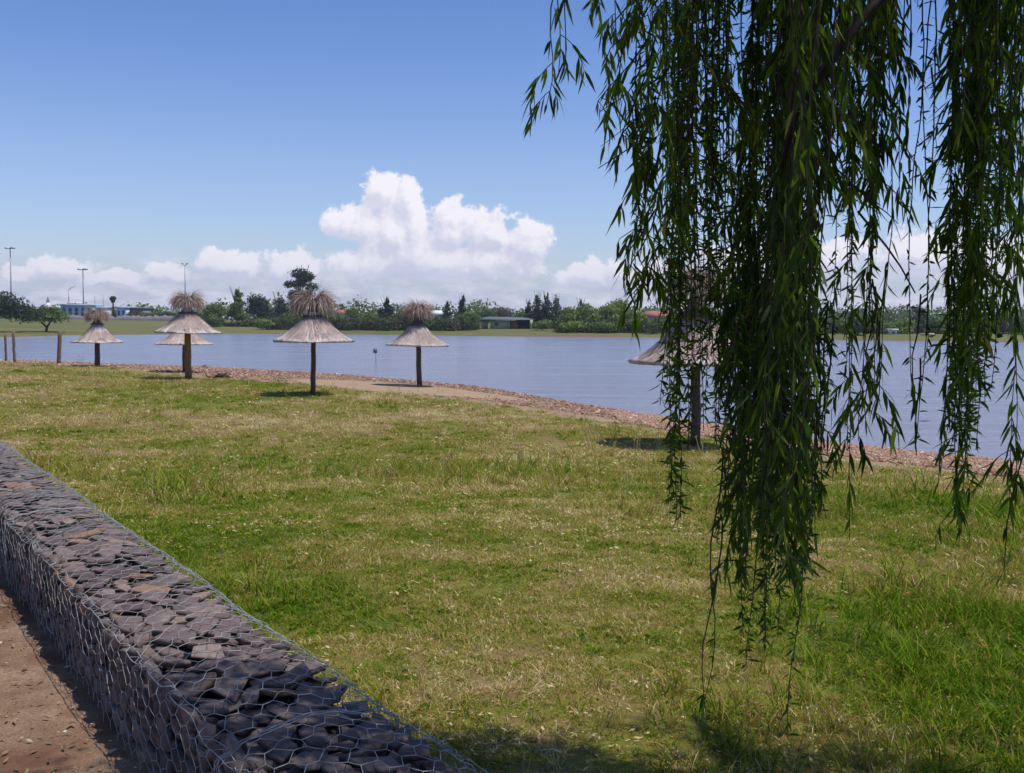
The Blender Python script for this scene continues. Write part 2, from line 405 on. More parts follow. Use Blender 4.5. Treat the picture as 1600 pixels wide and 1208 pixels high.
def ground(x, y):
    """height and cover masks"""
    x = np.asarray(x, float); y = np.asarray(y, float)
    wob = (fbm(x * .35, y * .35, 3) - .5) * 1.2
    ins = inside(x, y, LAKE); dn = dist_poly(x, y, near_w); df = dist_poly(x, y, far_w); dg = dist_poly(x, y, near_g)
    nearside = (~ins) & (dn < df)
    lawn_in = inside(x, y, LAWN_P)
    t = dn / (dn + dg + 1e-6)
    z = np.zeros_like(x)
    beach = nearside & ~lawn_in
    z = np.where(beach, .05 + .40 * t ** .8, z)
    rise = 1.1 * sstep(np.hypot(x, y), 23, 3.5) * sstep(dg, 0, 7)
    zl = .45 + .09 * sstep(dg, 0, 4) + rise
    zl = zl + .05 * (fbm(x * .25, y * .25, 9) - .5) * sstep(dg, 0, 3)
    # flat path beside the wall
    s_cross = (x - WA[0]) * WP[0] + (y - WA[1]) * WP[1]
    pm = sstep(s_cross, .35, .05)
    zl = np.where(nearside, zl * (1 - pm * sstep(y, 30, 20)) + PATH_Z * pm * sstep(y, 30, 20), zl)
    z = np.where(nearside & lawn_in, zl, z)
    farside = (~ins) & ~nearside
    z = np.where(farside, .12 + .42 * sstep(df, 0, 1.6) + .0195 * np.minimum(df, 105), z)
    z = np.where(ins, np.maximum(-.12 * np.minimum(dn, df), -1.2) - .03, z)
    gravel = np.where(beach, 1.0, 0) + np.where(nearside & lawn_in, sstep(dg + wob, .9, -.2), 0)
    sand = np.where(nearside, np.exp(-(((x + 4.6) / 5.6) ** 2 + ((y - 43.2 + .85 * (x + 4.6)) / 4.0) ** 2) * 1.0) * 1.35, 0)
    sand = np.where(nearside, sand * (lawn_in | (t > .30)), 0)
    sand = np.where(nearside & lawn_in, np.maximum(sand, .55 * sstep(dg + wob, 2.6, .6)), sand)
    dirt = np.where(nearside, sstep(s_cross, .12, -.02), 0) * sstep(y, 34, 24)
    return z, dict(gravel=gravel * (dirt < .5), sand=sand, dirt=dirt, farg=farside * 1.0, bed=ins * 1.0), dict(nearside=nearside, ins=ins, farside=farside, dg=dg, dn=dn, s_cross=s_cross, lawn_in=lawn_in)
def dryness(x, y):
    n = fbm(x * .42 + 3, y * .55, 21, 5); n2 = fbm(x * .11, y * .16, 31, 3); n3 = fbm(x * 2.6, y * 3.2, 41, 4)
    r = np.hypot(x, y)
    d = .345 + (n - .5) * 1.15 + (n2 - .5) * .5 + (n3 - .5) * .75
    d = d - .15 * sstep(x, .3, 2.5) * sstep(r, 16, 6)       # greener to the right, near
    d = d + .03 * sstep(x, 0, -6) + .19 * sstep(r, 7.5, 15) - .07 * sstep(r, 8, 5)
    d = d - .13 * np.exp(-((x - .6) / 1.6) ** 2) * np.exp(-((y - 4.6) / 1.6) ** 2) + .0 * np.exp(-((x + .35 - (y - 7) * -.12) / .9) ** 2) * np.exp(-((y - 5.0) / 1.2) ** 2)
    return np.clip(d, .03, .97)
def gz(x, y): return float(ground(np.array([x]), np.array([y]))[0][0])

def build_ground():
    ang = np.concatenate([np.linspace(-180, -50, 40, endpoint=False), np.linspace(-50, 50, 230, endpoint=False), np.linspace(50, 180, 40, endpoint=False)])
    ang = np.radians(ang); rr = .6 * 1.0265 ** np.arange(0, 352); rr = rr[rr < 1300]
    A, Rr = np.meshgrid(ang, rr); X = (np.sin(A) * Rr).ravel(); Y = (np.cos(A) * Rr).ravel()
    X = np.append(X, 0); Y = np.append(Y, 0.)
    z, ms, ex = ground(X, Y)
    z = z + np.where(ex['nearside'] & ex['lawn_in'], (fbm(X * 3, Y * 3, 5) - .5) * .03 * (np.hypot(X, Y) < 40), 0)
    ms['dry'] = dryness(X, Y)
    na, nr = len(ang), len(rr)
    i = np.arange(nr - 1)[:, None] * na; j = np.arange(na)[None]; k = (j + 1) % na
    F = np.stack([i + j, i + na + j, i + na + k, i + k], -1).reshape(-1, 4)[:, ::-1]
    c = np.stack([(np.arange(na) + 1) % na, np.arange(na), np.full(na, len(X) - 1)], 1)[:, ::-1]
    V = np.stack([X, Y, z], 1)
    def cls(F):
        cx = X[F].mean(1); cy = Y[F].mean(1)
        g = ms['gravel'][F].mean(1); d = ms['dirt'][F].mean(1); f = ms['farg'][F].mean(1); w = ms['bed'][F].mean(1); s = ms['sand'][F].mean(1)
        out = np.zeros(len(F), int); out[g > .5] = 1; out[s > .5] = 1; out[d > .5] = 2; out[f > .5] = 3; out[w > .5] = 4
        return out
    c4, c3 = cls(F), cls(c)
    for ci, nm in enumerate(('lawn', 'gravel_beach', 'dirt_path', 'far_bank', 'lake_bed')):
        f4 = F[c4 == ci]; f3 = c[c3 == ci]
        used = np.unique(np.concatenate([f4.ravel(), f3.ravel()])); mp = np.zeros(len(X), int); mp[used] = np.arange(len(used))
        me = mesh_np(nm, V[used], [mp[f4], mp[f3]], M_GROUND, {k: v[used] for k, v in ms.items()}, smooth=True)
        link(nm, me, kind='structure')
build_ground()
w = MB(); w.add([(-420, -60, 0), (420, -60, 0), (420, 330, 0), (-420, 330, 0)], [[0, 1, 2, 3]])
# trim the sheet of water to just past the shore
lk = [(x + (1.5 if i < 12 else 0), y - 2.5) for i, (x, y) in enumerate(near_w)] 
def lake_mesh():
    xs = np.linspace(-420, 420, 61); ys = np.concatenate([np.linspace(-60, 15, 10), np.linspace(20, 80, 25), np.linspace(88, 300, 20)])
    X, Y = np.meshgrid(xs, ys); X = X.ravel(); Y = Y.ravel(); V = np.stack([X, Y, np.zeros_like(X)], 1); nx = len(xs)
    i = np.arange(len(ys) - 1)[:, None] * nx + np.arange(nx - 1)[None]
    F = np.stack([i, i + 1, i + nx + 1, i + nx], -1).reshape(-1, 4)
    cx = X[F].mean(1); cy = Y[F].mean(1)
    keep = inside(cx, cy, LAKE) | (np.minimum(dist_poly(cx, cy, near_w), dist_poly(cx, cy, far_w)) < 16)
    return mesh_np('lake', V, F[keep], M_WATER)
link('lake', lake_mesh(), kind='structure')

# ------------------------------------------------------------------ scatter with geometry nodes (ground cover only)
def scatter(name, pts, rot, scl, idx, dry, variants, label=None):
    vc = bpy.data.collections.new(name + '_variants')
    for i, me in enumerate(variants):
        o = bpy.data.objects.new('%s_variant_%02d' % (name, i), me); vc.objects.link(o)
    me = bpy.data.meshes.new(name); n = len(pts)
    me.vertices.add(n); me.vertices.foreach_set('co', np.asarray(pts, np.float32).ravel())
    for k, a, ty in (('scl', scl, 'FLOAT'), ('dry', dry, 'FLOAT'), ('idx', idx, 'INT')):
        t = me.attributes.new(k, ty, 'POINT'); t.data.foreach_set('value', np.asarray(a, np.int32 if ty == 'INT' else np.float32))
    t = me.attributes.new('rot', 'FLOAT_VECTOR', 'POINT'); t.data.foreach_set('vector', np.asarray(rot, np.float32).ravel())
    me.update()
    o = link(name, me, kind='stuff')
    if label: o['label'] = label
    g = bpy.data.node_groups.new(name + '_scatter', 'GeometryNodeTree')
    g.interface.new_socket('Geometry', in_out='INPUT', socket_type='NodeSocketGeometry'); g.interface.new_socket('Geometry', in_out='OUTPUT', socket_type='NodeSocketGeometry')
    nd = g.nodes; gi = nd.new('NodeGroupInput'); go = nd.new('NodeGroupOutput'); ip = nd.new('GeometryNodeInstanceOnPoints'); ci = nd.new('GeometryNodeCollectionInfo')
    ci.inputs['Collection'].default_value = vc; ci.inputs['Separate Children'].default_value = True; ci.inputs['Reset Children'].default_value = True
    mp = nd.new('GeometryNodeMeshToPoints')
    def na(n_, ty):
        x = nd.new('GeometryNodeInputNamedAttribute'); x.data_type = ty; x.inputs[0].default_value = n_; return x.outputs[0]
    g.links.new(gi.outputs[0], mp.inputs[0]); g.links.new(mp.outputs[0], ip.inputs['Points']); g.links.new(ci.outputs[0], ip.inputs['Instance'])
    ip.inputs['Pick Instance'].default_value = True
    g.links.new(na('idx', 'INT'), ip.inputs['Instance Index']); g.links.new(na('rot', 'FLOAT_VECTOR'), ip.inputs['Rotation']); g.links.new(na('scl', 'FLOAT'), ip.inputs['Scale'])
    g.links.new(ip.outputs[0], go.inputs[0])
    md = o.modifiers.new('scatter', 'NODES'); md.node_group = g
    return o

def blades(n, rad, h0, h1, w, lean, segs=2, seed=0, bv=None, curl=.5):
    r = np.random.default_rng(seed); V = []; F4 = []; F3 = []; B = []; k = 0
    for i in range(n):
        a = r.uniform(0, 6.283); q = rad * math.sqrt(r.uniform()); bx, by = q * math.cos(a), q * math.sin(a)
        h = r.uniform(h0, h1); az = r.uniform(0, 6.283); ln = r.uniform(*lean); fx = r.uniform(0, 6.283)
        sx, sy = math.cos(fx) * w / 2, math.sin(fx) * w / 2
        b_ = r.uniform() if bv is None else bv
        for s_ in range(segs):
            t = s_ / segs; hh = h * t; o_ = h * ln * (t ** (1 + curl)); ww = (1 - t * .5)
            cx, cy, cz = bx + math.cos(az) * o_, by + math.sin(az) * o_, hh * (1 - .35 * ln * t)
            V += [(cx - sx * ww, cy - sy * ww, cz), (cx + sx * ww, cy + sy * ww, cz)]; B += [b_, b_]
        o_ = h * ln; V.append((bx + math.cos(az) * o_, by + math.sin(az) * o_, h * (1 - .35 * ln))); B.append(b_)
        for s_ in range(segs - 1): F4.append((k + 2 * s_, k + 2 * s_ + 1, k + 2 * s_ + 3, k + 2 * s_ + 2))
        F3.append((k + 2 * segs - 2, k + 2 * segs - 1, k + 2 * segs)); k += 2 * segs + 1
    return mesh_np('tuft', V, [np.array(F4).reshape(-1, 4), np.array(F3)], M_GRASS, {'bv': B})
def weed(seed):                             # low broadleaf rosette
    r = np.random.default_rng(seed); V = []; F = []; B = []; k = 0
    for i in range(14):
        a = r.uniform(0, 6.283); L = r.uniform(.02, .045); el = r.uniform(.2, 1.1); w_ = L * .3; bx, by = r.uniform(-.03, .03, 2)
        d = np.array([math.cos(a) * math.cos(el), math.sin(a) * math.cos(el), math.sin(el)]); s_ = np.array([-math.sin(a), math.cos(a), 0]) * w_
        p = np.array([bx, by, 0]); V += [p, p + d * L * .55 + s_, p + d * L, p + d * L * .55 - s_]; F.append((k, k + 1, k + 2, k + 3)); k += 4; B += [.1 + .25 * r.uniform()] * 4
    return mesh_np('weed', V, np.array(F), M_GRASS, {'bv': B})
def seedstalk(seed):
    r = np.random.default_rng(seed); V = []; F = []; B = []; k = 0
    for i in range(5):
        a = r.uniform(0, 6.283); h = r.uniform(.10, .22); ln = r.uniform(.1, .5); b0 = r.uniform(-.03, .03, 2)
        tip = np.array([b0[0] + math.cos(a) * h * ln, b0[1] + math.sin(a) * h * ln, h]); p = np.array([*b0, 0]); s_ = np.array([.0009, .0009, 0])
        V += [p - s_, p + s_, tip + s_, tip - s_]; F.append((k, k + 1, k + 2, k + 3)); k += 4; B += [.75] * 4
        for q in range(6):
            c = p + (tip - p) * r.uniform(.75, 1.05); e = r.normal(0, .006, 3); f_ = r.normal(0, .003, 3)
            V += [c - e, c + f_, c + e, c - f_]; F.append((k, k + 1, k + 2, k + 3)); k += 4; B += [.95] * 4
    return mesh_np('stalk', V, np.array(F), M_GRASS, {'bv': B})
def litter(seed):                           # dry fallen leaves and bits of straw lying in the grass
    r = np.random.default_rng(seed); V = []; F = []; B = []; k = 0
    for i in range(3):
        a = r.uniform(0, 6.283); L = r.uniform(.02, .05); w_ = L * r.uniform(.1, .22); p = np.array([*r.uniform(-.05, .05, 2), r.uniform(.01, .03)])
        d = np.array([math.cos(a), math.sin(a), r.uniform(-.3, .3)]) * L; s_ = np.array([-math.sin(a), math.cos(a), r.uniform(-.5, .5)]) * w_
        V += [p - d / 2, p + s_, p + d / 2, p - s_]; F.append((k, k + 1, k + 2, k + 3)); k += 4; B += [1.1 + .25 * r.uniform()] * 4
    return mesh_np('litter', V, np.array(F), M_GRASS, {'bv': B})

def build_grass():
    V = [blades(34, .05, .012, .034, .0042, (.4, 2.0), 2, 100 + i) for i in range(6)]        # 0-5 mown turf
    V += [blades(20, .06, .03, .085, .0045, (.3, 1.4), 3, 200 + i) for i in range(4)]         # 6-9 longer turf
    V += [blades(11, .05, .10, .24, .0075, (.35, 1.1), 4, 300 + i, curl=1.0) for i in range(3)]  # 10-12 broad tall grass
    V += [weed(400 + i) for i in range(3)] + [seedstalk(500 + i) for i in range(2)] + [litter(600 + i) for i in range(3)]   # 13-15, 16-17, 18-20
    P = []; S = []; I = []
    r = RNG
    def ring(r0, r1, dens, half, sc):
        a = math.radians(half); area = (r1 ** 2 - r0 ** 2) * a; n = int(area * dens)
        q = np.sqrt(r.uniform(r0 ** 2, r1 ** 2, n)); th = r.uniform(-a, a, n)
        return np.sin(th) * q, np.cos(th) * q, np.full(n, sc)
    xs, ys, sc = [np.concatenate(t) for t in zip(ring(2.6, 5, 620, 44, 1.0), ring(5, 7.5, 420, 34, 1.2), ring(7.5, 11, 220, 33, 1.5), ring(11, 17, 80, 32, 2.0), ring(17, 28, 26, 31, 2.9), ring(28, 48, 9, 31, 4.0), ring(48, 78, 3.2, 31, 5))]
    z, ms, ex = ground(xs, ys); rr = np.hypot(xs, ys)
    keep = (ms['gravel'] < .45 - .4 * r.uniform(size=len(xs))) & (ms['sand'] < r.uniform(.25, 1, len(xs))) & ex['nearside'] & ex['lawn_in'] & ((ex['s_cross'] > WALL_W - .02) | (ex['s_cross'] < -99))
    xs, ys, z, sc, rr = [t[keep] for t in (xs, ys, z, sc, rr)]
    dry = dryness(xs, ys) + r.normal(0, .13, len(xs))
    n = len(xs); idx = r.integers(0, 6, n); u = r.uniform(size=n)
    lng = fbm(xs * .5 + 40, ys * .5, 77, 4)
    lng = lng + .12 * sstep(xs, 1.2, 2.6) * sstep(rr, 11, 6) + .22 * np.exp(-((xs + .7) / 3.2) ** 2 - ((ys - 14.5) / 2.2) ** 2)
    L = u < sstep(lng, .50, .76) * .75 * (1.25 - dry)
    idx[L] = r.integers(6, 10, L.sum())
    T = (~L) & (r.uniform(size=n) < sstep(lng, .56, .75) * .13 + .10 * sstep(xs, .8, 2) * sstep(rr, 8, 5)) ; idx[T] = r.integers(10, 13, T.sum())
    u = r.uniform(size=n); wn = fbm(xs * .9, ys * .9 + 9, 91, 3)
    Wd = (u < .35 * sstep(wn, .55, .68)) & (dry < .5); idx[Wd] = r.integers(13, 16, Wd.sum())
    u = r.uniform(size=n); K = u < .035 * sstep(lng, .4, .6) + .012; idx[K] = r.integers(16, 18, K.sum())
    u = r.uniform(size=n); ln = fbm(xs * .8 + 5, ys * .8, 55, 3); Q = u < .05 + .20 * sstep(ln, .5, .7); idx[Q] = r.integers(18, 21, Q.sum())
    sc = sc * r.uniform(.7, 1.25, n); sc[(idx >= 13)] *= .62; sc[(idx >= 10) & (idx < 13)] *= .85
    # low flattened look far away: keep the tufts wide but not tall is left to scale; clamp the tall ones
    sc = np.where((idx >= 6) & (idx < 13) & (rr > 20), sc * .55, sc)
    dry[T] = np.clip(dry[T] - .2, .12, .5); dry[Wd] = .3
    B_ = T | Wd | Q | K                       # weeds and litter stand in turf, not instead of it
    xs, ys, z = [np.concatenate([v, v[B_] + q]) for v, q in ((xs, .012), (ys, -.01), (z, 0))]
    sc = np.concatenate([sc, sc[B_] / .7]); dry = np.concatenate([dry, dry[B_] + .04]); idx = np.concatenate([idx, r.integers(0, 6, B_.sum())]); n = len(xs)
    rot = np.stack([r.normal(0, .12, n), r.normal(0, .12, n), r.uniform(0, 6.283, n)], 1)
    scatter('grass', np.stack([xs, ys, z - .004], 1), rot, sc, idx, dry, V, 'short mown lawn grass with dry patches, weeds and fallen leaf litter')
    # weeds along the beach edge
    return n
print('grass tufts', build_grass())

def rock_verts(r, n=14, flat_=1.0):
    from mathutils import noise
    bm = __import__('bmesh').new()
    for i in range(n):
        v = r.normal(0, 1, 3); v /= np.linalg.norm(v); v = np.sign(v) * np.abs(v) ** .8
        bm.verts.new(v * r.uniform(.82, 1.0))
    import bmesh
    res = bmesh.ops.convex_hull(bm, input=bm.verts)
    bad = [v for v in bm.verts if not v.link_faces]
    for v in bad: bm.verts.remove(v)
    bm.normal_update(); bmesh.ops.recalc_face_normals(bm, faces=bm.faces)
    V = np.array([v.co[:] for v in bm.verts]); bm.verts.index_update()
    F = np.array([[v.index for v in f.verts] for f in bm.faces]); bm.free()
    return V, F
def build_gravel():
    r = np.random.default_rng(5)
    vs = []
    def f(b):
        c = b.ramp(attr(b, 'dry', 'INSTANCER'), [(0, (.17, .085, .055)), (.4, (.33, .19, .125)), (.75, (.45, .30, .215)), (1, (.64, .55, .47))])
        return prin(b, c, .9, spec=.2)
    m = mat('red_gravel', f)
    for i in range(6):
        V, F = rock_verts(r, 10); vs.append(mesh_np('pebble', V * np.array([.06, .045, .025]), F, m))
    xs, ys, k = [], [], 0
    n = 60000
    q = np.sqrt(r.uniform(16 ** 2, 80 ** 2, n * 3)) ; th = r.uniform(-.52, .56, n * 3)
    w = np.clip((26 / q) ** 1.2, 0, 1); kp = r.uniform(size=n * 3) < w * .9
    x, y = (np.sin(th) * q)[kp], (np.cos(th) * q)[kp]
    z, ms, ex = ground(x, y); kp = (ms['gravel'] > .45) & ex['nearside'] & (ms['dirt'] < .3) & (ms['sand'] < r.uniform(.1, .6, len(x)))
    x, y, z = x[kp], y[kp], z[kp]
    # extra in the nearest stretch
    x2 = r.uniform(3, 16, 90000); y2 = r.uniform(14, 34, 90000); z2, ms2, ex2 = ground(x2, y2); kp = (ms2['gravel'] > .5) & ex2['nearside']
    x = np.append(x, x2[kp]); y = np.append(y, y2[kp]); z = np.append(z, z2[kp]); n = len(x)
    scatter('gravel', np.stack([x, y, z + .008], 1), r.uniform(0, 6.28, (n, 3)) * [.1, .1, 1], r.uniform(.35, 1.0, n) * (1 + np.hypot(x, y) / 60), r.integers(0, 6, n), np.clip(r.normal(.45, .22, n), 0, 1), vs, 'reddish gravel along the lake shore')
    print('gravel', n)
build_gravel()

# ------------------------------------------------------------------ gabion wall
def wall_xy(s, t): return WA + WD * s + WP * t
def wall_top(s, t):
    return WALL_TOP + .055 * (fbm(np.asarray(s) * 1.9, np.asarray(t) * 3, 61, 3) - .5) - .03 * np.cos(np.pi * 2 * np.asarray(t) / WALL_W) * .4
def slab_verts(r):
    """an irregular flat broken slab: unit half sizes"""
    k = int(r.integers(4, 7)); a = np.sort((np.arange(k) + r.uniform(-.34, .34, k)) / k * 2 * math.pi); q = r.uniform(.68, 1.08, k)
    x, y = np.cos(a) * q, np.sin(a) * q; V = []
    tx, ty = r.normal(0, .16, 2)
    for sc_, z in ((.80, -.9), (1.0, -.3), (1.0, .6), (.91, .93)):
        V.append(np.stack([x * sc_ * 1.08 + r.normal(0, .03, k), y * sc_ + r.normal(0, .03, k), z + r.normal(0, .06, k) + tx * x + ty * y], 1))
    V = np.concatenate(V + [[[0, 0, -1.0]], [[r.normal(0, .2), r.normal(0, .2), .90 + r.normal(0, .06)]]])
    F = []
    for ring in range(3):
        for j in range(k):
            j2 = (j + 1) % k; p = ring * k; F += [(p + j, p + j2, p + k + j2), (p + j, p + k + j2, p + k + j)]
    for j in range(k): j2 = (j + 1) % k; F += [(j2, j, 4 * k), (3 * k + j, 3 * k + j2, 4 * k + 1)]
    return V, np.array(F)
def build_wall():
    r = np.random.default_rng(3)
    root = thing('gabion_wall', 'low gabion wall of dark stones in galvanised hexagonal wire netting beside the dirt path', 'wall', (*wall_xy(2, WALL_W / 2), PATH_Z))
    root_l = np.array(root.location)
    inv = Matrix.Translation(root.location).inverted()
    S0, S1 = -2.9, 15.0
    # core: uneven block inside, near-black to stand in for shade between stones
    ss = np.linspace(S0, S1, 150); prof = [(.055, -.42), (.05, -.08), (.10, -.045), (.28, -.03), (WALL_W - .10, -.045), (WALL_W - .05, -.08), (WALL_W - .055, -.42)]
    V = []
    for s in ss:
        for t, dz in prof:
            dz = dz - (.03 if -.2 < dz else 0)
            xy = wall_xy(s, t + .01 * math.sin(s * 9 + t * 5)); V.append((xy[0], xy[1], WALL_TOP + dz - (.25 if dz < -.4 else 0)))
    V = np.array(V) - root_l; m = len(prof)
    i = np.arange(len(ss) - 1)[:, None] * m + np.arange(m - 1)[None]
    F = np.stack([i, i + 1, i + m + 1, i + m], -1).reshape(-1, 4)
    link('gap_shade_core', mesh_np('gap_shade_core', V, [F, np.array([[0, 6, 5, 1], [1, 5, 4, 2]])], M_CORE), root)
    # stones
    variants = [slab_verts(r) for _ in range(22)]
    def mesh_for(k, sx, sy, sz):
        return variants[k][0] * np.array([sx, sy, sz])
    sh = [mesh_np('stone', v, f, M_STONE, {'bv': np.full(len(v), i * .37 % 1)}) for i, (v, f) in enumerate(variants)]
    cand = []
    # top: flat slabs in jittered courses, two overlapping layers
    for layer in range(2):
        s = S0
        while s < S1:
            t = .03 + r.uniform(0, .05)
            while t < WALL_W - .01:
                L = r.uniform(.06, .115) * r.choice([.6, 1, 1.3]); W_ = L * r.uniform(.5, .85); W_ = min(W_, .075)
                zz = float(wall_top(s, t)) - (.024, .058)[layer] + r.normal(0, .006) - (.016 if t < .06 or t > WALL_W - .06 else 0)
                cand.append((s + r.uniform(-.03, .03), min(max(t, L * .85), WALL_W - L * .85), zz, L, W_, r.uniform(.009, .019), r.uniform(0, 6.28), r.normal(0, .10), r.normal(0, .10), 'top'))
                t += W_ * 1.9
            s += .135
    # the face on the path side: slabs on edge and stacked
    for layer in range(2):
        s = S0
        while s < S1:
            z = PATH_Z - .02
            while z < WALL_TOP - .075:
                L = r.uniform(.05, .09); H = r.uniform(.018, .045)
                cand.append((s + r.uniform(-.03, .03), .03 + layer * .03 + r.normal(0, .010), z + H, L, r.uniform(.022, .034), H, r.normal(0, .12), r.normal(0, .15), r.normal(0, .2), 'face'))
                z += H * 1.75
            s += .105
        s = S0
    s = S0
    while s < S1:                            # lawn side, only its upper part shows above the grass
        z = PATH_Z + .0
        while z < WALL_TOP - .11:
            H = r.uniform(.02, .045); cand.append((s, WALL_W - .045, z + H, r.uniform(.04, .07), .03, H * .8, r.normal(0, .1), 0, 0, 'lawn')); z += H * 1.8
        s += .12
    out = []
    for c in cand:
        xy = wall_xy(c[0], c[1]); p = np.array([xy[0], xy[1], c[2]]); v = p - [0, 0, EYE]; q = v @ CF
        vis = False
        if q > .4:
            px = 800 + FPX * (v @ CR) / q; py = 604 - FPX * (v @ CU) / q
            vis = -20 < px < 1620 and -20 < py < 1225
        size = c[3] / max(q, .1) if vis and c[9] != 'lawn' else 0
        if c[9] == 'top' and c[2] < float(wall_top(c[0], c[1])) - .028: size *= .3
        if c[9] == 'face' and c[1] > .045: size *= .3
        out.append((size, p, c))
    out.sort(key=lambda x: -x[0])
    wz = math.atan2(WD[1], WD[0])
    rest = MB(); RB = []
    for n_, (size, p, c) in enumerate(out):
        k = int(r.integers(0, len(sh))); eul = Euler((c[7], c[8], wz + c[6]))
        if n_ < 300:
            o = link('stone', sh[k], root, tuple(p - root_l), eul); o.scale = (c[3], c[4], c[5])
        else:
            R = np.array(eul.to_matrix()); V = (variants[k][0] * np.array(c[3:6])) @ R.T + p - root_l
            rest.add(V, None, variants[k][1]); RB.append(np.full(len(V), r.uniform()))
    me = rest.mesh('packed_stones', M_STONE); a = me.attributes.new('bv', 'FLOAT', 'POINT'); a.data.foreach_set('value', np.concatenate(RB).astype(np.float32))
    link('packed_stones', me, root, kind='stuff')
    # netting: hexagons over a sheet that runs up the path face, over the top and down the lawn face
    face_h = WALL_TOP - PATH_Z
    T0 = -face_h; T1 = WALL_W + face_h - .1
    def sheet(s, t):
        s = np.asarray(s, float); t = np.asarray(t, float)
        b = .035
        out_x = np.clip(t, 0, WALL_W); 
        zt = wall_top(s, out_x) + .016
        x = np.where(t < 0, -.012, np.where(t > WALL_W, WALL_W + .012, t))
        z = np.where(t < 0, zt + t, np.where(t > WALL_W, zt - (t - WALL_W), zt))
        # round the edges
        ce = np.exp(-(t / b) ** 2) + np.exp(-((t - WALL_W) / b) ** 2)
        z = z - ce * .022
        x = x + np.where(t < .1, ce * .012, -ce * .012)
        wob = (fbm(s * 4.3, t * 5, 71, 3) - .5)
        z = z + np.where((t > 0) & (t < WALL_W), wob * .022, 0); x = x + np.where(t < 0, wob * .035, 0)
        x = x + np.where(t < 0, -.012, 0)
        return np.stack([WA[0] + WD[0] * s + WP[0] * x, WA[1] + WD[1] * s + WP[1] * x, z], -1)
    cw, ch, tw = .112, .060, .032             # cell width along the wall, row pitch across it, length of the twisted side
    mb = MB(); nS = int((9.5 - S0) / cw); nT = int((T1 - T0) / ch)
    jit = {}
    def node(a, b_):
        k = (round(a * 2), b_)
        if k not in jit: jit[k] = (r.normal(0, .0055), r.normal(0, .006))
        return (S0 + a * cw + jit[k][0], T0 + b_ * 0 + 0, k)
    def P(a, row, end):                      # junction: column a (in half cells), row, end 0/1 of the twisted side
        k = (a, row, end)
        if k not in jit: jit[k] = (r.normal(0, .006), r.normal(0, .006))
        s = S0 + a * cw / 2 + jit[k][0] + .05 * math.sin(row * .7) * 0; t = T0 + row * ch + end * tw + jit[k][1]
        return s, t
    def seg(p, q, rad, nsub=2, n=4):
        tt = np.linspace(0, 1, nsub + 1); s = p[0] + (q[0] - p[0]) * tt; t = p[1] + (q[1] - p[1]) * tt
        mb.tube(sheet(s, t), rad, n, cap=False)
    for row in range(nT):
        off = row % 2
        for a in range(nS):
            col = 2 * a + off
            p0, p1 = P(col, row, 0), P(col, row, 1)
            seg(p0, p1, .0018, 2)
            if row + 1 < nT:
                seg(p1, P(col + 1, row + 1, 0), .00125, 2); seg(p1, P(col - 1, row + 1, 0), .00125, 2)
    net = mb.obj('wire_netting', M_WIRE, root)
    net.location = (-root_l[0], -root_l[1], -root_l[2])
    # heavier laced joints between baskets
    for sj in (-.52, 3.6, 7.6):
        m2 = MB(); tt = np.linspace(T0 + .02, T1, 90)
        for k in range(3):
            m2.tube(sheet(sj + .012 * np.sin(tt * 22 + k * 2.1) + r.normal(0, .0012, 90), tt) + np.array([0, 0, .004]), .0019, 5, False)
        j = m2.obj('lacing_wire', M_WIRE, root); j.location = net.location
    for te in (.0, WALL_W):
        m2 = MB(); s_ = np.linspace(S0, 9.5, 620)
        for k in range(2): m2.tube(sheet(s_, te + .008 * np.sin(s_ * 9 + k * 3) + .006 * np.sin(s_ * 23 + k) + r.normal(0, .0008, 620)) + np.array([0, 0, .003]), .0016, 5, False)
        j = m2.obj('edge_wire', M_WIRE, root); j.location = net.location
build_wall()

# leaf litter on the path
def build_path_stones():
    r = np.random.default_rng(18); m = MB()
    V, F = rock_verts(r, 10)
    for i in range(420):
        s = r.uniform(-2, 8); t = -.05 - abs(r.normal(0, .8)); x, y = wall_xy(s, t); k = r.uniform(.003, .011) * (2 if r.uniform() < .04 else 1)
        a = r.uniform(0, 6.28); R_ = np.array([[math.cos(a), -math.sin(a), 0], [math.sin(a), math.cos(a), 0], [0, 0, 1]])
        m.add((V * np.array([k, k * r.uniform(.6, 1), k * .6])) @ R_.T + np.array([x, y, PATH_Z + .004]), None, F)
    m.obj('path_pebbles', simple('path_pebble', (.20, .14, .11), (.48, .40, .34), 30, .9), None, kind='stuff')['label'] = 'small loose pebbles scattered on the dirt path'
build_path_stones()
def build_path_litter():
    r = np.random.default_rng(8); V = []; F = []; B = []; k = 0
    def f(b): return prin(b, b.ramp(attr(b, 'bv'), [(0, (.05, .03, .015)), (.5, (.19, .10, .045)), (.8, (.35, .28, .12)), (.93, (.16, .19, .05)), (1, (.7, .68, .62))]), .8)
    m = mat('dry_leaf_litter', f)
    n = 2600
    for i in range(n):
        s = r.uniform(-2, 9); t = -.02 - abs(r.normal(0, .75)); x, y = wall_xy(s, t); L = r.uniform(.006, .028); a = r.uniform(0, 6.28)
        if r.uniform() < .5: L *= .5
        p = np.array([x, y, PATH_Z + .012 + r.uniform(0, .006)]); d = np.array([math.cos(a), math.sin(a), r.normal(0, .2)]) * L; q = np.array([-math.sin(a), math.cos(a), r.normal(0, .4)]) * L * .3
        V += [p - d, p + q, p + d, p - q]; F.append((k, k + 1, k + 2, k + 3)); k += 4; B += [r.uniform()] * 4
    link('leaf_litter', mesh_np('leaf_litter', V, np.array(F), m, {'bv': B}), kind='stuff')['label'] = 'small dry leaves and twigs scattered on the dirt path'
build_path_litter()

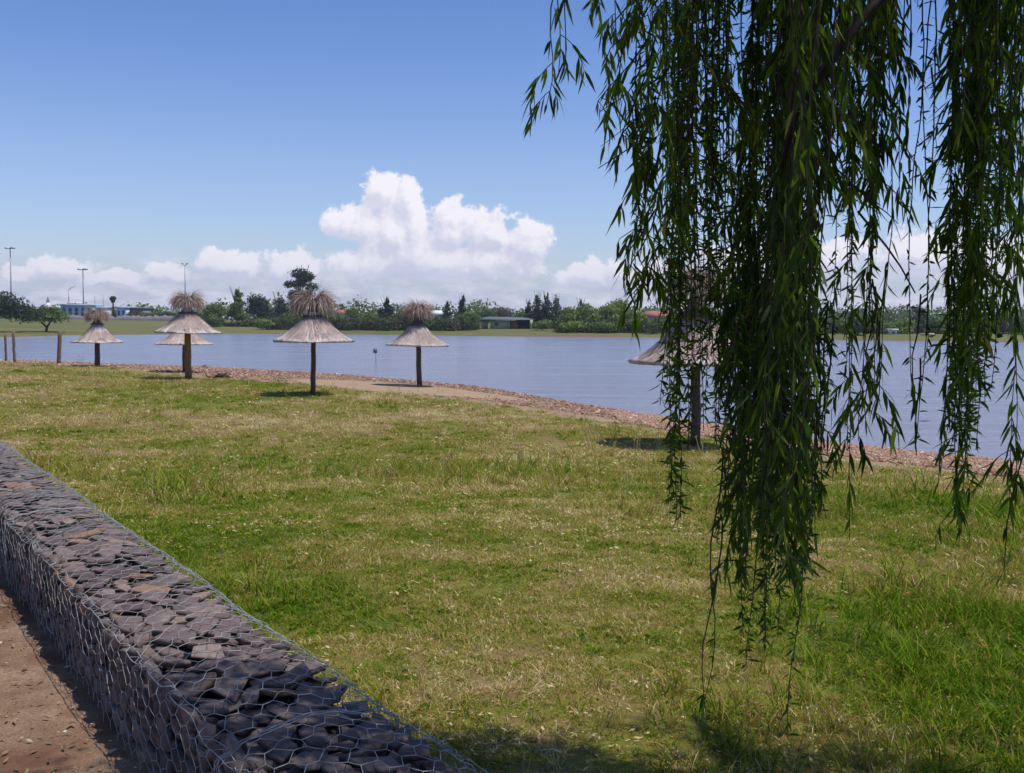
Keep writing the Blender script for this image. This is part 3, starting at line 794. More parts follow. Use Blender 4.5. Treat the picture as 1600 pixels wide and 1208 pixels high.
# ------------------------------------------------------------------ thatched sunshades
def sunshade(x, y, label, W=2.75, rim=1.9, cone=.95, tuft=1.0, tw=1.0, tilt=(0, 0), lean=(0, 0), pole_r=.075, seed=1, side=(0, 0), pmat=None, shape=1.5, n_straw=900, neck=.35, part=None):
    r = np.random.default_rng(seed); z0 = gz(x, y) - .02
    cone *= 1.2; neck *= .75
    root = thing('thatched_sunshade', label, 'sunshade', (x, y, z0), 0, 'thatched sunshades along the lake beach')
    ns = 10; zz = np.linspace(0, rim + cone * .8, ns)
    pts = np.stack([lean[0] * zz / 2 + r.normal(0, .006, ns), lean[1] * zz / 2 + r.normal(0, .006, ns), zz], 1); pts[:, :2] -= pts[-1, :2] * 0
    p = MB(); p.tube(pts, pole_r * (1.08 - .16 * zz / zz[-1]), 12); p.obj('pole', pmat or M_POLE, root, True)
    cx, cy = pts[-1, 0], pts[-1, 1]
    # canopy: concave cone with reed ridges, ragged rim and an underside
    na = 200; R = W / 2; prof = np.array([0.06, .1, .16, .25, .36, .48, .6, .72, .84, .93, 1.0])
    A = np.linspace(0, 2 * math.pi, na, endpoint=False)
    fold = 1 + .018 * np.sin(A * 7 + r.uniform(0, 6)) + .012 * np.sin(A * 13 + r.uniform(0, 6))
    rn = vnoise(A * 30 / 6.283 * 2, A * 0 + seed, 5)
    V = []
    for q in prof:
        zc = rim + cone * (1 - q) ** shape
        rag = (r.normal(0, .022, na) if q == 1 else r.normal(0, .004, na))
        rr_ = R * q * fold + rag
        zq = zc + .03 * q * (rn - .5) + .02 * r.normal(0, .35, na) * q + .02 * np.sin(A * 3 + seed) * q
        V.append(np.stack([cx + rr_ * np.cos(A), cy + rr_ * np.sin(A), zq], 1))
    # rim edge then underside
    for q, dz in ((1.0, -.055), (.97, -.075), (.6, .02), (.1, .1)):
        zc = rim + cone * (1 - q) ** shape + dz - (.06 if q < .9 else 0)
        rr_ = R * q * fold - .01; V.append(np.stack([cx + rr_ * np.cos(A), cy + rr_ * np.sin(A), zc + r.normal(0, .006, na)], 1))
    m = len(V); V = np.concatenate(V)
    V[:, 2] -= .05 * np.sin(np.arctan2(V[:, 1] - cy, V[:, 0] - cx)) * 0
    V[:, 2] += (V[:, 0] - cx) * tilt[0] + (V[:, 1] - cy) * tilt[1]
    i = np.arange(m - 1)[:, None] * na; j = np.arange(na)[None]; k = (j + 1) % na
    F = np.stack([i + j, i + na + j, i + na + k, i + k], -1).reshape(-1, 4)
    can = link('thatch_canopy', mesh_np('thatch_canopy', V, F, M_THATCH, smooth=False), root)
    # loose reeds lying on the slope
    b = MB(); B = []
    RV = []; RF = []; kk = 0
    for _ in range(n_straw):
        a = r.uniform(0, 6.283); q0 = r.uniform(.1, .75); q1 = min(1.05, q0 + r.uniform(.15, .4)); wv = r.uniform(.004, .009)
        da = r.normal(0, .03)
        for e, q in enumerate((q0, (q0 + q1) / 2, q1)):
            aa = a + da * e; z_ = rim + cone * (max(0, 1 - q)) ** shape + .022 + .012 * r.uniform() - (.02 if q > 1 else 0)
            c_ = np.array([cx + R * q * math.cos(aa), cy + R * q * math.sin(aa), z_]); c_[2] += (c_[0] - cx) * tilt[0] + (c_[1] - cy) * tilt[1]
            s_ = np.array([-math.sin(aa), math.cos(aa), 0]) * wv
            RV += [c_ - s_, c_ + s_]; B += [.25 + .55 * r.uniform()] * 2
        RF += [(kk, kk + 1, kk + 3, kk + 2), (kk + 2, kk + 3, kk + 5, kk + 4)]; kk += 6
    link('loose_reeds', mesh_np('loose_reeds', RV, np.array(RF), M_TUFT, {'bv': B}), can, kind='stuff')
    # neck binding; its dark flared foot also stands for tuft shadow and darker straw
    zt = rim + cone - .12; nk = MB(); h = neck * tuft
    zz = np.linspace(zt - .24, zt + h, 7); rad = np.array([.44, .27, .20, .17, .15, .14, .15]) * (.6 + .4 * tuft)
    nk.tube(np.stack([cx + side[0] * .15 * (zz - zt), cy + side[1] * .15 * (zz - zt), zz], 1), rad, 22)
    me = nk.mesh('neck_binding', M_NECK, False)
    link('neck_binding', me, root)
    # tuft: curved straws that spring up out of the neck and fall over
    TV = []; TF = []; TB = []; kk = 0; z1 = zt + h - .03
    nst = 2300
    for _ in range(nst):
        a = r.uniform(0, 6.283)
        if part is not None and r.uniform() < .82: a = part[int(r.integers(0, len(part)))] + r.normal(0, .42)
        L = r.uniform(.45, 1.0) * .95 * tuft; out = r.uniform(.15, 1.0) * tw; droop = r.uniform(.8, 2.1) * (1 if part is None else 1.15)
        p = np.array([cx + .10 * math.cos(a) + side[0] * .06, cy + .10 * math.sin(a) + side[1] * .06, z1 - r.uniform(0, .08)])
        d = np.array([math.cos(a) * out + side[0] * .35, math.sin(a) * out + side[1] * .35, 1.0]); d /= np.linalg.norm(d)
        wv = (.0045 + .00006 * y) * r.uniform(.7, 1.3); sd = np.array([-math.sin(a + r.normal(0, .8)), math.cos(a + r.normal(0, .8)), r.normal(0, .4)])
        bvv = np.clip(r.normal(.5, .22), 0, 1); npt = 6
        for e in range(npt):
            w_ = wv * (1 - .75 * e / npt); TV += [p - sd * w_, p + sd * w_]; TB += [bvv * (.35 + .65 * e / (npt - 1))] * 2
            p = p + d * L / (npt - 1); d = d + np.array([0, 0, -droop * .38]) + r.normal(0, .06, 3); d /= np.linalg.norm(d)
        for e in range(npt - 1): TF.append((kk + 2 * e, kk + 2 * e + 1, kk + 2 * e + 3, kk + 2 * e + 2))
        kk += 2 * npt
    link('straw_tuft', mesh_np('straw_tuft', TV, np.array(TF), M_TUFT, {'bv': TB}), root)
    return root
sunshade(3.95, 22.15, 'nearest and largest thatched sunshade, half hidden behind the hanging willow', W=2.78, rim=1.87, cone=1.08, tuft=1.15, tw=.8, seed=4, lean=(-.02, 0), pole_r=.10, side=(.05, 0), shape=1.45, neck=.4, n_straw=1600, part=(0.1, 1.5, 4.7, 2.8))
sunshade(-6.95, 36.12, 'thatched sunshade with a wide split straw tuft and thin dark pole', W=2.75, rim=1.93, cone=.98, tuft=1.15, tw=.95, seed=9, lean=(.03, 0), pole_r=.085, shape=1.35, neck=.22, part=(0.1, 3.0, 3.5, 5.9), tilt=(.0, 0))
sunshade(-4.05, 45.36, 'thatched sunshade with a leaning pole standing on the sandy beach patch', W=2.78, rim=1.86, cone=.98, tuft=.95, tw=1.0, seed=14, lean=(-.06, 0), pole_r=.11, tilt=(-.015, 0), shape=1.55, neck=.5, side=(.1, 0))
sunshade(-14.2, 45.39, 'thatched sunshade with a rounded drooping tuft and orange brown pole, overlapping another', W=2.75, rim=2.10, cone=.98, tuft=1.05, tw=1.05, seed=21, pole_r=.14, pmat=M_POLE2, shape=1.3, neck=.30, tilt=(-.02, 0), part=(0.1, 3.1, 4.7))
sunshade(-16.75, 52.96, 'thatched sunshade standing directly behind another one, its tuft hidden', W=2.80, rim=1.50, cone=.9, tuft=.6, tw=.8, seed=25, pole_r=.10, shape=1.4, neck=.3)
sunshade(-23.45, 58.57, 'smallest and farthest thatched sunshade, at the left beside a timber post', W=2.75, rim=1.42, cone=1.1, tuft=.95, tw=1.15, seed=33, pole_r=.14, shape=1.6, neck=.42, lean=(.03, 0), part=(0.1, 3.1, 3.3, 5.5))

# timber posts by the shore
def post(px, ytop, ybase, D, r_, label, lean=0, seed=0):
    p = at(px, ybase, D); x, y = p[0], p[1]; z = gz(x, y) - .1; top = at(px + lean, ytop, D)
    rr = np.random.default_rng(seed); m = MB(); n = 8; t = np.linspace(0, 1, n)
    pts = np.stack([t * (top[0] - x) + rr.normal(0, .008, n), rr.normal(0, .008, n), t * (top[2] - z)], 1)
    m.tube(pts, r_ * (1.05 - .12 * t) + rr.normal(0, .004, n), 9)
    tag(m.obj('timber_post', M_POST, None, False, loc=(x, y, z)), label, 'post', 'timber posts on the lake shore')
post(9.5, 521, 562, 66, .075, 'thin shorter timber post, leftmost on the shore', 0, 1)
post(23, 517, 564, 65, .085, 'thin timber post second from the left edge', -1, 2)
post(91.5, 517, 567, 62, .115, 'stout leaning timber post left of the smallest sunshade', 4, 3)

# driftwood
def driftwood():
    x, y = at(340, 588, 47)[:2]; z = gz(x, y); root = thing('driftwood_log', 'dark driftwood log with curved bare limbs lying at the grass edge', 'driftwood', (x, y, z))
    m = MB(); m.tube([(-.1, 0, .08), (.1, 0, .15), (.3, .05, .12), (.5, 0, .06), (.62, -.05, .05)], [.07, .12, .11, .08, .04], 9); m.obj('log', M_BARK, root, True)
    for pts in ([(-.05, 0, .1), (-.25, .05, .05), (-.48, .02, .12), (-.58, 0, .30)], [(.1, 0, .12), (-.02, .1, .30), (-.15, .1, .36)], [(.3, 0, .15), (.42, .05, .30), (.58, .1, .20)]):
        m = MB(); m.tube(pts, np.linspace(.06, .025, len(pts)), 7); m.obj('limb', M_POST, root, True)
driftwood()
# depth sign standing in the lake
def lake_sign():
    p = at(587, 570, 71.5); root = thing('water_sign', 'small grey board on a thin post standing in the lake', 'sign', (p[0], p[1], -.3))
    m = MB(); m.tube([(0.03, 0, 0), (0, 0, 1.45)], .025, 7); m.obj('post', M_STEEL, root)
    m = MB(); m.box((-.02, -.03, 1.32), (.27, .02, .30)); m.obj('board', M_SLATE, root)
lake_sign()
x_, y_ = at(318, 567, 68)[:2]
m = MB(); m.tube([(-.25, 0, .01), (-.05, 0, .05), (.1, .02, .1), (.25, 0, .03)], [.02, .05, .045, .015], 6)
tag(m.obj('floating_branch', M_BARK, None, loc=(x_, y_, 0)), 'tiny dark branch floating in the lake near the shore', 'branch')

# ------------------------------------------------------------------ trees beyond the lake
def leaf_cloud(lobes, n, size, r, core=.55):
    """leaf-clump faces spread through the lobes (centre, radii)"""
    w = np.array([l[1][0] * l[1][1] * l[1][2] for l in lobes]) ** .66; w /= w.sum()
    li = r.choice(len(lobes), n, p=w); C = np.array([l[0] for l in lobes])[li]; S = np.array([l[1] for l in lobes])[li]
    d = r.normal(0, 1, (n, 3)); d /= np.linalg.norm(d, axis=1)[:, None]
    q = (core + (1 - core) * r.uniform(size=n) ** .7) * (1 + .12 * r.normal(size=n))
    P = C + d * S * q[:, None]
    a = r.normal(0, 1, (n, 3)) ; a /= np.linalg.norm(a, axis=1)[:, None]
    nn = d + .7 * a; b = np.cross(nn, r.normal(0, 1, (n, 3))); b /= np.linalg.norm(b, axis=1)[:, None]; c = np.cross(nn, b); c /= np.linalg.norm(c, axis=1)[:, None]
    s = size * r.uniform(.5, 1.25, n)[:, None]
    V = np.stack([P - b * s, P + c * s * .6, P + b * s, P - c * s * .6], 1).reshape(-1, 3)
    F = np.arange(4 * n).reshape(-1, 4)
    return V, F, np.repeat(r.uniform(size=n), 4)
GROUPS = {}
def tree(xl, xr, yt, D, kind, label, name=None, cat='tree', group=None, yb=None, seed=None, mat_=None, leaf=None, nl=None):
    seed = seed if seed is not None else int(xl * 7 + yt * 3 + D)
    r = np.random.default_rng(abs(seed)); pc = at((xl + xr) / 2, 515, D); x, y = pc[0], pc[1]; z = gz(x, y) - .1
    top = at((xl + xr) / 2, yt, D)[2]; H = (top - z) * 1.03; W = (xr - xl) / FPX * D * 1.15
    root = thing(name or {'conifer': 'conifer_tree', 'bush': 'round_bush', 'pine': 'pine_tree'}.get(kind, 'broadleaf_tree'), label, cat, (x, y, z), 0, group)
    lobes = []; tr = MB(); M_ = mat_ or M_LEAF_MID; th = H * .3
    if kind == 'conifer':
        for k in range(13):
            t = k / 12; rad = W / 2 * (1 - t) ** .7 * r.uniform(.9, 1.3) + .3
            for e in range(2 if t < .8 else 1):
                lobes.append(((r.normal(0, rad * .35), r.normal(0, rad * .35), H * (.08 + .9 * t)), (rad * .95, rad * .95, H * .08)))
        M_ = mat_ or M_LEAF_DARK; th = H * .9
    elif kind == 'umbrella':
        for k in range(16):
            a = r.uniform(0, 6.28); q = math.sqrt(r.uniform()) * .72; s = r.uniform(.22, .34)
            lobes.append(((q * W / 2 * math.cos(a), q * W / 2 * math.sin(a), H * (.86 - .36 * q * q - r.uniform(0, .22))), (W * s * .95, W * s * .95, H * .21)))
        th = H * .55
    elif kind == 'euc':
        for k in range(15):
            t = r.uniform(0, 1); a = r.uniform(0, 6.28); q = W / 2 * (.75 - .45 * abs(t - .55)) * r.uniform(.3, 1)
            s = W * r.uniform(.17, .27)
            lobes.append(((q * math.cos(a), q * math.sin(a), H * (.36 + .57 * t)), (s, s, s * .62)))
        th = H * .85
    elif kind == 'bush':
        for k in range(9):
            a = r.uniform(0, 6.28); q = r.uniform(.1, .5); lobes.append(((q * W / 2 * math.cos(a), q * W / 2 * math.sin(a), H * r.uniform(.38, .66)), (W * .32, W * .32, H * .30)))
        th = H * .3
    elif kind == 'pine':
        for k in range(14):
            t = k / 13; rad = W / 2 * (1 - t * .8) * r.uniform(.55, 1.1); a = r.uniform(0, 6.28)
            lobes.append(((rad * .45 * math.cos(a), rad * .45 * math.sin(a), H * (.25 + .70 * t)), (rad * .75, rad * .75, H * .085)))
        th = H * .9
    else:
        for k in range(20):
            a = r.uniform(0, 6.28); t = r.uniform(0, 1); q = W / 2 * .72 * math.sqrt(r.uniform()) * (1.1 - .6 * t)
            s = r.uniform(.22, .36); lobes.append(((q * math.cos(a), q * math.sin(a), H * (.16 + .66 * t)), (W * s, W * s, H * r.uniform(.13, .22))))
        th = H * .5
    n = nl or int(np.clip(W * H * 55, 1300, 6500)); lf = leaf or .27
    if kind in ('bush',): n = int(n * 1.2)
    V, F, B = leaf_cloud(lobes, n, lf, r, .45)
    V[:, 2] = np.maximum(V[:, 2], .05)
    link('crown', mesh_np('crown', V, F, M_, {'bv': B}), root)
    tk = max(.10, H * .022) if kind != 'umbrella' else H * .05
    if kind == 'umbrella' and 'fork' in label:
        tr.tube([(0, 0, 0), (.1, 0, th * .35), (-W * .18, 0, th * .9), (-W * .22, 0, th * 1.2)], [tk, tk * .8, tk * .5, tk * .3], 8)
        tr.tube([(0, 0, 0), (.15, .1, th * .35), (W * .12, 0, th * .8), (W * .2, 0, th * 1.2)], [tk * .9, tk * .8, tk * .5, tk * .3], 8)
    else:
        tr.tube([(0, 0, 0), (r.normal(0, .1), r.normal(0, .1), th * .5), (r.normal(0, .2), r.normal(0, .2), th)], [tk, tk * .8, tk * .4], 8)
        for k in range(4):
            a = r.uniform(0, 6.28); tr.tube([(0, 0, th * .5), (math.cos(a) * W * .15, math.sin(a) * W * .15, th * .9), (math.cos(a) * W * .26, math.sin(a) * W * .26, th * 1.2)], [tk * .5, tk * .35, tk * .15], 6)
    tr.obj('trunk', M_BARK, root, True)
    return root
BR, DK, MD, BW = M_LEAF_BRIGHT, M_LEAF_DARK, M_LEAF_MID, M_LEAF_BROWN
trees = [
 (-62, 42, 458, 174, 'umbrella', 'broad dark umbrella-crowned tree at the left edge of the far bank', DK),
 (40, 104, 477, 184, 'umbrella', 'low umbrella-crowned tree with a forked trunk, right of the leftmost tree', MD),
 (-150, -70, 470, 176, 'umbrella', 'umbrella-crowned tree just outside the left edge', MD),
 (318, 350, 470, 240, 'round', 'small round tree on the far bank just right of the overlapping sunshades', MD),
 (350, 393, 454, 246, 'pine', 'loose pointed pine between two round trees across the lake', MD),
 (384, 424, 457, 250, 'round', 'tall dark round tree right of the loose pointed pine', DK),
 (398, 432, 497, 224, 'bush', 'bright round bush on the far grass bank in front of dark trees', BR),
 (420, 452, 461, 252, 'conifer', 'dark pointed conifer left of the tallest tree', DK),
 (444, 493, 419, 256, 'euc', 'tallest tree on the far bank, an airy dark eucalyptus behind a sunshade tuft', DK),
 (430, 478, 488, 232, 'round', 'low green tree at the foot of the tallest tree', MD),
 (476, 520, 480, 240, 'round', 'green tree hidden partly by the wide split straw tuft', MD),
 (498, 545, 490, 228, 'round', 'low green shrubby tree by the water below the red roof', MD),
 (534, 566, 481, 262, 'round', 'pale green round tree right of the red roofed house', MD),
 (556, 592, 487, 232, 'round', 'low tree between the pale round tree and the pointed pine', MD),
 (586, 624, 467, 236, 'pine', 'pointed pine with an uneven top left of the sandy beach sunshade', DK),
 (612, 652, 486, 226, 'round', 'dull brownish green tree behind the sandy beach sunshade, left side', BW),
 (648, 690, 492, 226, 'round', 'green tree behind the sandy beach sunshade, right side', MD),
 (688, 708, 473, 270, 'pine', 'thin pointed pine left of a taller slim pine', DK),
 (711, 734, 463, 270, 'pine', 'slim pine standing clear above the middle of the far treeline', DK),
 (682, 716, 496, 222, 'round', 'brownish shrubby tree beside the lake under the slim pine', BW),
 (710, 748, 488, 226, 'round', 'green shrubby tree left of the green pavilion lawn', MD),
 (742, 776, 482, 290, 'round', 'hazy round tree behind the lawn left of the pavilion', MD),
 (764, 806, 479, 300, 'round', 'brownish wide tree above the pavilion roof', BW),
 (800, 826, 485, 280, 'round', 'green tree just left of the dark conifer group', MD),
 (818, 835, 471, 240, 'conifer', 'shortest of the dark conifers beside the pavilion', DK),
 (830, 850, 460, 242, 'conifer', 'slender dark conifer, second from the left in its group', DK),
 (844, 864, 461, 240, 'conifer', 'dark conifer, third from the left in its group', DK),
 (858, 878, 464, 238, 'conifer', 'dark conifer at the right end of its group by the bright shrubs', DK),
 (831, 864, 498, 222, 'bush', 'clipped bright round bush in front of the dark conifers', BR),
 (868, 902, 477, 213, 'round', 'bright green shrubby tree at the left end of the bright clump', BR),
 (896, 918, 470, 232, 'pine', 'thin dark pine tip rising out of the bright clump', DK),
 (896, 940, 472, 213, 'round', 'bright green tree second from the left in the bright clump', BR),
 (930, 968, 471, 214, 'round', 'bright green tree in the middle of the bright clump', BR),
 (952, 984, 466, 220, 'round', 'tallest bright green tree of the clump, right of its middle', BR),
 (970, 1004, 477, 212, 'round', 'bright green tree sloping to the water right of the tallest in the clump', BR),
 (988, 1016, 488, 209, 'round', 'low bright shrub at the right end of the bright clump', BR),
 (878, 926, 500, 207, 'bush', 'low bright bush at the waterline on the left of the clump', BR),
 (920, 968, 502, 207, 'bush', 'low bright bush at the waterline in the middle of the clump', MD),
 (1008, 1048, 494, 216, 'round', 'dark tree in front of the pink and red roofed house', MD),
 (1040, 1086, 494, 205, 'round', 'green tree behind the neck of the nearest sunshade', MD),
 (1424, 1448, 483, 222, 'euc', 'pale grey airy tree rising above the right treeline', BW),
 (1552, 1592, 494, 200, 'round', 'brownish tree near the right edge of the far bank', BW),
 (1582, 1630, 490, 196, 'round', 'darker tree at the right edge of the far bank', MD),
]
for xl, xr, yt, D, kd, lb, mt in trees:
    tree(xl, xr, yt, D, kd, lb, mat_=mt, group={'conifer': 'dark conifers beyond the lake'}.get(kd, 'trees on the far bank'))
rr_ = random.Random(4)
ORD = 'first second third fourth fifth sixth seventh eighth ninth tenth eleventh twelfth thirteenth fourteenth fifteenth sixteenth seventeenth eighteenth nineteenth twentieth twenty-first'.split()
k = 0
for px in range(1076, 1560, 24):
    xx = px + rr_.uniform(-5, 5); w_ = rr_.uniform(34, 48)
    tree(xx - w_ / 2, xx + w_ / 2, rr_.uniform(491, 501), rr_.uniform(196, 214), 'round', ORD[k] + ' tree from the left in the row on the far bank behind the willow', mat_=(MD, MD, BR, DK)[k % 4], group='row of trees on the right far bank', seed=px); k += 1
k = 0
for px in (168, 188, 212, 232, 262, 286, 306, 326):
    tree(px - 16, px + 16, rr_.uniform(484, 492), 305 + rr_.uniform(-10, 15), 'round', ORD[k] + ' small tree from the left in the low row behind the grey field wall', mat_=(MD, DK, BW)[k % 3], group='low trees along the far field', seed=px, nl=500, leaf=.4); k += 1

def distant_wood():
    r = np.random.default_rng(77); lobes = []
    for px in np.arange(-260, 1900, 9):
        D = r.uniform(380, 470); p = at(px, 495, D); h = r.uniform(3.4, 6.8) * (1.35 if 300 < px < 760 or px > 1000 else 1.0)
        lobes.append(((p[0], p[1], 2.4 + h * .45), (r.uniform(3, 6), r.uniform(3, 6), h * .55)))
    V, F, B = leaf_cloud(lobes, 32000, .75, r, .4)
    link('distant_woodland', mesh_np('distant_woodland', V, F, M_LEAF_MID, {'bv': B}), kind='stuff')['label'] = 'low far-off belt of woodland along the horizon'
distant_wood()
def bank_shrubs():
    r = np.random.default_rng(78); lobes = []
    for px in list(np.arange(425, 745, 3)) + list(np.arange(1015, 1640, 5)) + list(np.arange(870, 1015, 6)) + list(np.arange(318, 425, 7)):
        D = r.uniform(221, 232) if px < 745 else r.uniform(207, 214) if px < 1015 else r.uniform(199, 214); p = at(px, 515, D); z = gz(p[0], p[1]); h = r.uniform(1.2, 3.6)
        if px < 425: D = 244; h *= .7; p = at(px, 515, D); z = gz(p[0], p[1])
        lobes.append(((p[0], p[1], z + h * .4), (r.uniform(1, 2.2), r.uniform(1, 2), h * .6)))
    V, F, B = leaf_cloud(lobes, 52000, .25, r, .35)
    link('bank_shrubs', mesh_np('bank_shrubs', V, F, M_SHRUB, {'bv': B}), kind='stuff')['label'] = 'tangled green undergrowth along the far bank under the trees'
bank_shrubs()

# ------------------------------------------------------------------ buildings beyond the lake
def lamp(px, ytop, D, kind, label):
    p = at(px, 500, D); z = gz(p[0], p[1]) - .1; top = at(px, ytop, D)[2] - z
    root = thing('floodlight_mast' if kind != 'street' else 'street_lamp', label, 'floodlight' if kind != 'street' else 'street lamp', (p[0], p[1], z), 0, 'tall light poles beyond the lake')
    u = D / FPX
    m = MB(); m.tube([(0, 0, 0), (0, 0, top)], [u * 1.1, u * .75], 8); m.obj('mast', M_STEEL, root)
    if kind == 'flood':
        m = MB(); m.box((0, 0, top), (u * 12, u * 1.5, u * 1.2)); m.obj('crossarm', M_STEEL, root)
        for sx in (-1, 1):
            m = MB(); m.box((sx * u * 4.2, -u, top - u * .1), (u * 7, u * 3, u * 2.6), .25 * sx); m.obj('floodlight_head', M_WHITE if sx < 0 else M_STEEL, root)
    elif kind == 'vee':
        for sx in (-1, 1):
            m = MB(); m.tube([(0, 0, top - u), (sx * u * 3.6, 0, top + u * 2.5)], u * .55, 6); m.obj('arm', M_STEEL, root)
            m = MB(); m.box((sx * u * 3.6, 0, top + u * 2.8), (u * 2.6, u * 2, u * 1.8)); m.obj('lamp_head', M_STEEL, root)
    else:
        m = MB(); m.tube([(0, 0, top - u), (u * 4, 0, top + u * 3), (u * 11, 0, top + u * 6)], u * .45, 6); m.obj('arm', M_STEEL, root)
        m = MB(); m.box((u * 11.5, 0, top + u * 6), (u * 3, u, u * .8)); m.obj('lamp_head', M_WHITE, root)
lamp(18.5, 388, 300, 'flood', 'tallest light pole with two floodlights, at the left edge')
lamp(131, 421, 330, 'flood', 'slim light pole with a T head above the pale blue building')
lamp(290, 415, 330, 'vee', 'slim light pole with a V shaped head above the overlapping sunshades')
lamp(108, 453, 340, 'street', 'street lamp with one slanting arm left of the T headed pole')
for px, yt in ((149, 462), (162, 460), (1404, 484), (1480, 486)):
    D = 400; p = at(px, 500, D); z = gz(p[0], p[1]); top = at(px, yt, D)[2]
    m = MB(); m.tube([(0, 0, 0), (0, 0, top - z)], .13, 6)
    tag(m.obj('thin_mast', M_STEEL, None, loc=(p[0], p[1], z)), 'thin bare mast on the horizon ' + {149: 'left of the palm', 162: 'nearest the palm', 1404: 'in the gap of the willow strands', 1480: 'left of the rightmost willow column'}[px], 'mast', 'thin masts on the horizon')

def block(name, label, xl, xr, yt, yb, D, mw, roof=None, wins=0, winmat=None, depth=8, pitched=False, arch=False, cat='building'):
    pc = at((xl + xr) / 2, yb, D); x, y = pc[0], pc[1]; z = gz(x, y) - .1; top = at((xl + xr) / 2, yt, D)[2] - z; W = (xr - xl) / FPX * D
    root = thing(name, label, cat, (x, y + depth / 2, z)); rh = max(.25, top * .12) if not pitched else top * .4
    m = MB(); m.box((0, 0, (top - rh) / 2), (W, depth, top - rh)); m.obj('wall', mw, root)
    m = MB()
    if pitched:
        w2, d2 = W / 2 + .4, depth / 2 + .4; a = top - rh; 
        m.add([(-w2, -d2, a), (w2, -d2, a), (w2, d2, a), (-w2, d2, a), (-w2 * .8, 0, top), (w2 * .8, 0, top)], [[0, 1, 5, 4], [2, 3, 4, 5], [0, 3, 2, 1]], [[1, 2, 5], [3, 0, 4]])
    else: m.box((0, 0, top - rh / 2 + .002), (W + .5, depth + .5, rh))
    m.obj('roof', roof or mw, root)
    for i in range(wins):
        wx = -W / 2 + W * (i + .5) / wins; ww = W / wins * .52; hh = (top - rh) * .5
        m = MB(); m.box((wx, -depth / 2 - .03, (top - rh) * .52), (ww, .1, hh))
        if arch:
            a = np.linspace(0, math.pi, 7); v = [(wx + ww / 2 * math.cos(t), -depth / 2 - .08, (top - rh) * .52 + hh / 2 + ww / 2.4 * math.sin(t)) for t in a] + [(wx + ww / 2 * math.cos(t), -depth / 2, (top - rh) * .52 + hh / 2 + ww / 2.4 * math.sin(t)) for t in a]
            c = len(v); m.add(v + [(wx, -depth / 2 - .08, (top - rh) * .52 + hh / 2)], [[i_, i_ + 7, i_ + 8, i_ + 1] for i_ in range(6)], [[i_, i_ + 1, c] for i_ in range(6)])
        m.obj('window', winmat or M_GLASS, root)
    return root
block('blue_building', 'pale blue building with a row of dark arched windows across the field', 95, 145, 475, 499, 300, M_BLUE, M_BLUE, 5, arch=True)
block('white_building', 'white building block left of the pale blue arched building', 78, 95, 479, 498, 305, M_WHITE, M_WHITE, 2)
block('white_building', 'low pale grey flat building behind the forked trunk tree', 38, 76, 481, 497, 320, M_LBLUE, M_WHITE, 3)
block('white_building', 'small light blue and white building right of the arched one', 146, 158, 479, 497, 302, M_WHITE, M_LBLUE, 1)
block('white_building', 'white rooftop hut standing behind the pale blue building', 107, 115, 472, 499, 330, M_WHITE, M_WHITE, 0)
block('blue_building', 'light blue small house right of the palm', 182, 197, 479, 500, 300, M_LBLUE, M_LBLUE, 2)
block('grey_building', 'dull red brown sided shed right of the light blue house', 198, 222, 480, 500, 303, M_GREY, M_GREY, 2)
block('white_building', 'white house with a red roof seen above trees left of centre', 524, 546, 484, 506, 330, M_WHITE, M_RED, 3, pitched=True)
block('white_building', 'white roofed house right of the sandy beach sunshade tuft', 664, 702, 485, 506, 330, M_WHITE, M_WHITE, 3, pitched=True)
block('white_building', 'tiny white hut among the trees left of the tallest tree', 399, 408, 492, 507, 262, M_WHITE, M_WHITE, 1)
block('pink_building', 'pink house with a red tiled roof right of the bright clump', 1010, 1052, 486, 510, 260, M_PINK, M_RED, 4, pitched=True)
block('pink_building', 'small house with a red roof behind the willow strands', 1168, 1190, 482, 508, 250, M_PINK, M_RED, 2, pitched=True)
block('white_building', 'small white hut on the right far bank between willow strands', 1391, 1401, 514, 526, 196, M_WHITE, M_WHITE, 1, depth=3)
block('white_building', 'low pale flat hut at the water edge behind the thin willow strands', 1446, 1457, 521, 526.5, 190, flat('cream_paint', (.6, .55, .38)), None, 0, depth=2)
# church-like white tower with a dark pointed spire
def spire():
    p = at(75.5, 500, 310); z = gz(p[0], p[1]); root = thing('church_tower', 'small white tower with a dark pointed spire behind the forked trunk tree', 'tower', (p[0], p[1], z)); u = 310 / FPX
    h = at(75.5, 473, 310)[2] - z; m = MB(); m.box((0, 0, h / 2), (u * 5, u * 5, h)); m.obj('wall', M_WHITE, root)
    m = MB(); s = u * 2.4; m.add([(-s, -s, h), (s, -s, h), (s, s, h), (-s, s, h), (0, 0, h + u * 11)], None, [[0, 1, 4], [1, 2, 4], [2, 3, 4], [3, 0, 4]]); m.obj('spire', M_SLATE, root)
spire()
# palm
def palm():
    D = 310; u = D / FPX; p = at(177, 500, D); z = gz(p[0], p[1]); h = at(177, 467, D)[2] - z; r = np.random.default_rng(2)
    root = thing('palm_tree', 'single fan palm with a round head right of the blue building', 'palm', (p[0], p[1], z))
    m = MB(); m.tube([(0, 0, 0), (.1, 0, h * .5), (0, 0, h)], [.35, .25, .2], 8); m.obj('trunk', M_BARK, root)
    V, F, B = leaf_cloud([((0, 0, h), (u * 5.2, u * 5.2, u * 4.2)), ((0, 0, h - u * 3), (u * 3, u * 3, u * 3))], 500, .35, r, .3)
    link('crown', mesh_np('crown', V, F, M_LEAF_DARK, {'bv': B}), root)
palm()
